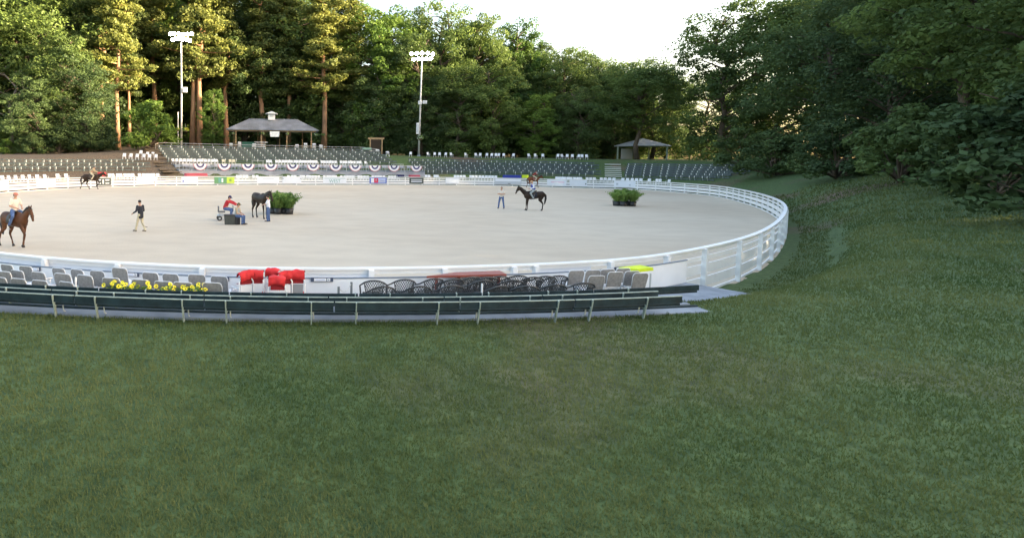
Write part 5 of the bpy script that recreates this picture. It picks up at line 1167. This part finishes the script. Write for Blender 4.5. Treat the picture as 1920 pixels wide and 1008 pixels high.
# ---- horses
def horse(loc, rz, sc, coat, dark, label, legs, head=None, tack=None, tailsw=0.0, mane=True):
    r = empty('horse', loc, rz, sc); B = MB()
    H = dict(nb=(.66, 0, 1.38), nm=(.86, 0, 1.62), po=(1.04, 0, 1.86), hm=(1.20, 0, 1.70), mz=(1.36, 0, 1.46))
    if head: H.update(head)
    chain(B, [((-.86, 0, 1.26), (.10, .16, .17)), ((-.66, 0, 1.30), (.20, .26, .28)), ((-.40, 0, 1.28), (.24, .27, .29)), ((-.05, 0, 1.20), (.26, .27, .285)), ((.30, 0, 1.19), (.25, .25, .31)), ((.54, 0, 1.22), (.20, .215, .28))], seg=14)
    B.ball((.28, 0, 1.46), (.26, .09, .12), 12, 8)
    v = {k_: Vector(a) for k_, a in H.items()}
    chain(B, [((.50, 0, 1.30), (.18, .17, .26)), (v['nb'], (.15, .125, .21)), (v['nm'], (.11, .085, .155)), (v['po'], (.085, .065, .10))], seg=12)
    chain(B, [(v['po'] + Vector((.02, 0, -.03)), (.09, .075, .10)), (v['hm'], (.078, .068, .085)), (v['mz'], (.052, .055, .052))], seg=12)
    jaw = v['po'].lerp(v['hm'], .6) - Vector((.05, 0, .07)); B.ball(jaw, (.08, .05, .09), 10, 8)
    hd = (v['hm'] - v['po']).normalized()
    for sgn in (-1, 1): B.tube([v['po'] + Vector((0, sgn * .045, .05)), v['po'] + Vector((.02, sgn * .06, .12)), v['po'] + Vector((.03, sgn * .055, .20))], [.035, .032, .006], 8)
    for k_, pts in legs.items():
        y = .13 if k_.endswith('l') else -.13
        if k_[0] == 'f': rad = [(.12, .10, .16), .082, .052, .034, .042, .048]
        else: rad = [(.17, .12, .19), (.12, .09, .12), .054, .036, .043, .048]
        L = [(Vector((a, y * (1.0 if j < 2 else .9), c)), q) for j, ((a, c), q) in enumerate(zip(pts, rad))]; chain(B, L)
    bake(B, 'body', coat, r, .028, 3)
    for k_, pts in legs.items():      # dark lower legs stay in the coat; hooves are their own pieces
        y = (.13 if k_.endswith('l') else -.13) * .9; (fx, fz), (hx, hz) = pts[-2], pts[-1]; d = Vector((hx - fx, 0, hz - fz)).normalized()
        B = MB(); c0 = Vector((hx, y, hz)); B.tube([c0 - d * .05, c0 + d * .055], [.048, .062], 12); B.build('hoof', M_black, r, True)
    B = MB(); tb = Vector((-.93, 0, 1.34)); B.tube([tb, tb + Vector((-.04 - tailsw * .3, 0, -.10)), tb + Vector((-.04 - tailsw * .7, 0, -.38)), tb + Vector((.02 - tailsw, 0, -.70)), tb + Vector((.04 - tailsw * 1.1, 0, -.84))], [.04, .06, .085, .06, .015], 10); B.build('tail', dark, r, True)
    if mane:
        B = MB(); pts = [v['po'] + Vector((0, 0, .08)), v['nm'].lerp(v['po'], .5) + Vector((-.09, 0, .10)), v['nm'] + Vector((-.11, 0, .10)), v['nb'] + Vector((-.12, 0, .18))]
        for a, c in zip(pts, pts[1:]):
            for t in (0, .33, .66): q = a.lerp(c, t); B.ball(q + Vector((0, -.03, -.03)), (.055, .045, .085), 8, 5)
        B.ball(v['po'] + Vector((.06, 0, .02)), (.05, .04, .05), 8, 5); B.build('mane', dark, r, True)
    B = MB()
    for sgn in (-1, 1): B.ball(v['po'].lerp(v['hm'], .45) + Vector((.01, sgn * .07, .0)), .014, 6, 4); B.ball(v['mz'] + Vector((.035, sgn * .03, .01)), .010, 6, 4)
    B.build('eyes_and_nostrils', M_black, r, True)
    # bridle
    B = MB(); M_ = Matrix.Rotation(math.atan2(hd.x, hd.z), 3, 'Y')
    def ringb(c, rx, ry):
        q = []
        for i in range(13): t = i * math.pi / 6; q.append(Vector(c) + M_ @ Vector((rx * math.cos(t), ry * math.sin(t), 0)))
        B.tube(q, .009, 5, cap=False)
    ringb(v['hm'].lerp(v['mz'], .35), .085, .074); ringb(v['po'].lerp(v['hm'], .25), .105, .088)
    for sgn in (-1, 1): B.tube([v['po'] + Vector((0, sgn * .08, 0)), v['hm'] + Vector((0, sgn * .078, 0)), v['hm'].lerp(v['mz'], .6) + Vector((0, sgn * .068, 0))], .008, 5)
    B.build('bridle', M_shoe, r)
    if tack:
        B = MB(); n = 12; vs = []; fs = []
        for j, x in enumerate((-.22, -.1, .06, .20)):
            for i in range(n + 1): a = math.pi * (-.12 + 1.24 * i / n); vs.append((x, .305 * math.cos(a), 1.21 + .315 * math.sin(a)))
        for j in range(3):
            for i in range(n): a = j * (n + 1) + i; fs.append((a, a + 1, a + n + 2, a + n + 1))
        B.add(vs, fs); B.build('saddle_pad', tack, r, True)
        B = MB(); chain(B, [((-.22, 0, 1.58), (.06, .12, .05)), ((-.04, 0, 1.545), (.10, .11, .045)), ((.14, 0, 1.60), (.05, .07, .05))]); B.ball((0, .26, 1.32), (.13, .03, .17)); B.ball((0, -.26, 1.32), (.13, .03, .17)); bake(B, 'saddle', M_shoe, r, .025, 2)
        for sgn in (-1, 1):
            B = MB(); B.tube([(.02, sgn * .30, 1.3), (.04, sgn * .34, .86)], .01, 5); B.box((.05, sgn * .34, .84), (.10, .09, .02)); B.build('stirrup', M_pole, r)
    tag(r, label, 'horse'); return r
FL = [(.48, 1.12), (.44, .92), (.47, .55), (.46, .26), (.48, .14), (.52, .055)]
STL = dict(fl=FL, fr=[(.48, 1.12), (.46, .92), (.50, .55), (.50, .26), (.52, .14), (.56, .055)], hl=[(-.62, 1.12), (-.50, .86), (-.74, .56), (-.70, .26), (-.68, .14), (-.64, .055)], hr=[(-.62, 1.12), (-.54, .86), (-.80, .56), (-.80, .26), (-.78, .14), (-.74, .055)])
WALK = dict(fr=[(.50, 1.12), (.62, .90), (.80, .62), (.74, .34), (.70, .22), (.66, .15)], fl=[(.48, 1.12), (.44, .9), (.42, .54), (.34, .26), (.32, .14), (.35, .055)], hl=[(-.62, 1.12), (-.46, .86), (-.58, .56), (-.44, .28), (-.40, .14), (-.35, .055)], hr=[(-.62, 1.12), (-.58, .86), (-.90, .58), (-.98, .28), (-1.0, .15), (-.97, .06)])
GALL = dict(fl=[(.50, 1.12), (.62, .92), (.74, .62), (.60, .44), (.54, .36), (.48, .34)], fr=[(.50, 1.12), (.50, .90), (.58, .54), (.60, .26), (.62, .14), (.66, .055)], hl=[(-.62, 1.12), (-.44, .84), (-.56, .54), (-.36, .27), (-.32, .14), (-.27, .055)], hr=[(-.62, 1.12), (-.62, .86), (-.92, .62), (-1.02, .34), (-1.08, .20), (-1.10, .10)])
M_bay = mat('bay_coat', (.095, .038, .016), .5, .5, 1.6, spec=.22); M_dkbay = mat('dark_bay_coat', (.030, .018, .012), .45, .4, 2.2, spec=.22); M_chest = mat('chestnut_coat', (.14, .045, .02), .5, .3, 2.2, spec=.22); M_mane = mat('black_hair', (.012, .010, .010), .7)
RIDE = dict(pel=(0, 0, 0), che=(.02, 0, .33), nek=(.03, 0, .52), hed=(.06, 0, .67), shl=(.02, .19, .47), shr=(.02, -.19, .47), ell=(.06, .27, .20), wrl=(.32, .12, .10), elr=(.06, -.27, .20), wrr=(.32, -.12, .10), hil=(.0, .12, -.03), knl=(.34, .34, -.24), anl=(.12, .36, -.62), hir=(.0, -.12, -.03), knr=(.34, -.34, -.24), anr=(.12, -.36, -.62))
def rider(hl, rz, sc, pose, z=1.66, dx=-.02, **kw):
    d = Vector((math.cos(rz), math.sin(rz), 0)); p = Vector(hl) + d * dx * sc; p.z += z * sc; return person(p, rz, sc, pose, **kw)
# walking bay, lower left
hp = G(30, 463, 0); s = 67 / ppm(hp) / 1.60; rz = R(-27)
horse(hp, rz, s, M_bay, M_mane, 'bay horse walking in the lower left corner under a rider in cream shirt', WALK, dict(nm=(.84, 0, 1.60), po=(1.0, 0, 1.76), hm=(1.12, 0, 1.54), mz=(1.20, 0, 1.26)), M_black)
rider(hp, rz, s, RIDE, shirt=M_cream, pants=M_jean, label='rider in cream shirt, blue jeans and coral cap on the walking bay horse', cap=mat('coral_cap', (.6, .22, .16), .9), sleeves='short')
# galloping dark horse by the fence
hp = G(172, 354.5, 0); s = 29 / ppm(hp) / 1.62; rz = R(6)
horse(hp, rz, s, M_dkbay, M_mane, 'dark horse cantering along the far left fence', GALL, dict(nb=(.70, 0, 1.34), nm=(.98, 0, 1.50), po=(1.22, 0, 1.66), hm=(1.40, 0, 1.50), mz=(1.54, 0, 1.30)), M_shoe, tailsw=.15)
CROUCH = dict(RIDE); CROUCH.update(pel=(-.05, 0, .10), che=(.16, 0, .36), nek=(.26, 0, .52), hed=(.36, 0, .64), shl=(.22, .19, .46), shr=(.22, -.19, .46), ell=(.34, .24, .24), wrl=(.56, .10, .16), elr=(.34, -.24, .24), wrr=(.56, -.10, .16))
rider(hp, rz, s, CROUCH, shirt=M_tan, pants=M_khaki, label='rider in tan shirt leaning forward on the cantering dark horse', cap=mat('grey_helmet', (.2, .2, .2), .5))
# standing dark horse in the middle
hp = G(489, 409, 0); s = 48.5 / ppm(hp) / 1.60
horse(hp, R(-52), s, M_dkbay, M_mane, 'dark brown horse standing before the man in white shirt', STL, dict(nm=(.86, 0, 1.52), po=(1.06, .0, 1.62), hm=(1.20, .0, 1.40), mz=(1.28, .0, 1.14)), None)
# dark horse at right facing left
hp = G(999, 394.5, 0); s = 37 / ppm(hp) / 1.60; rz = R(174)
horse(hp, rz, s, M_dkbay, M_mane, 'dark bay horse standing side on at the right, facing left', STL, dict(nm=(.90, 0, 1.60), po=(1.16, 0, 1.84), hm=(1.28, 0, 1.62), mz=(1.38, 0, 1.36)), M_blackcloth)
LEAN = dict(RIDE); LEAN.update(che=(.08, 0, .32), nek=(.12, 0, .50), hed=(.18, 0, .64), shl=(.10, .19, .45), shr=(.10, -.19, .45))
rider(hp, rz, s, LEAN, shirt=M_wtee, pants=M_greyc, label='rider in blue vest over white sleeves on the dark horse facing left', vest=M_blue, hair=mat('sandy_hair', (.45, .25, .12), .8), cap=mat('sand_cap', (.55, .35, .2), .8))
# far chestnut
hp = G(1000, 351.5, 0); s = 20.5 / ppm(hp) / 1.60; rz = R(4)
horse(hp, rz, s, M_chest, M_mane, 'chestnut horse trotting along the far fence at the right', GALL, dict(nb=(.70, 0, 1.34), nm=(.96, 0, 1.52), po=(1.16, 0, 1.70), hm=(1.32, 0, 1.52), mz=(1.44, 0, 1.30)), mat('rose_pad', (.3, .12, .1), .8))
rider(hp, rz, s, CROUCH, shirt=mat('dark_red_shirt', (.22, .03, .025), .9), pants=M_khaki, label='rider in dark red shirt on the far chestnut horse', cap=mat('maroon_cap', (.2, .03, .03), .8))
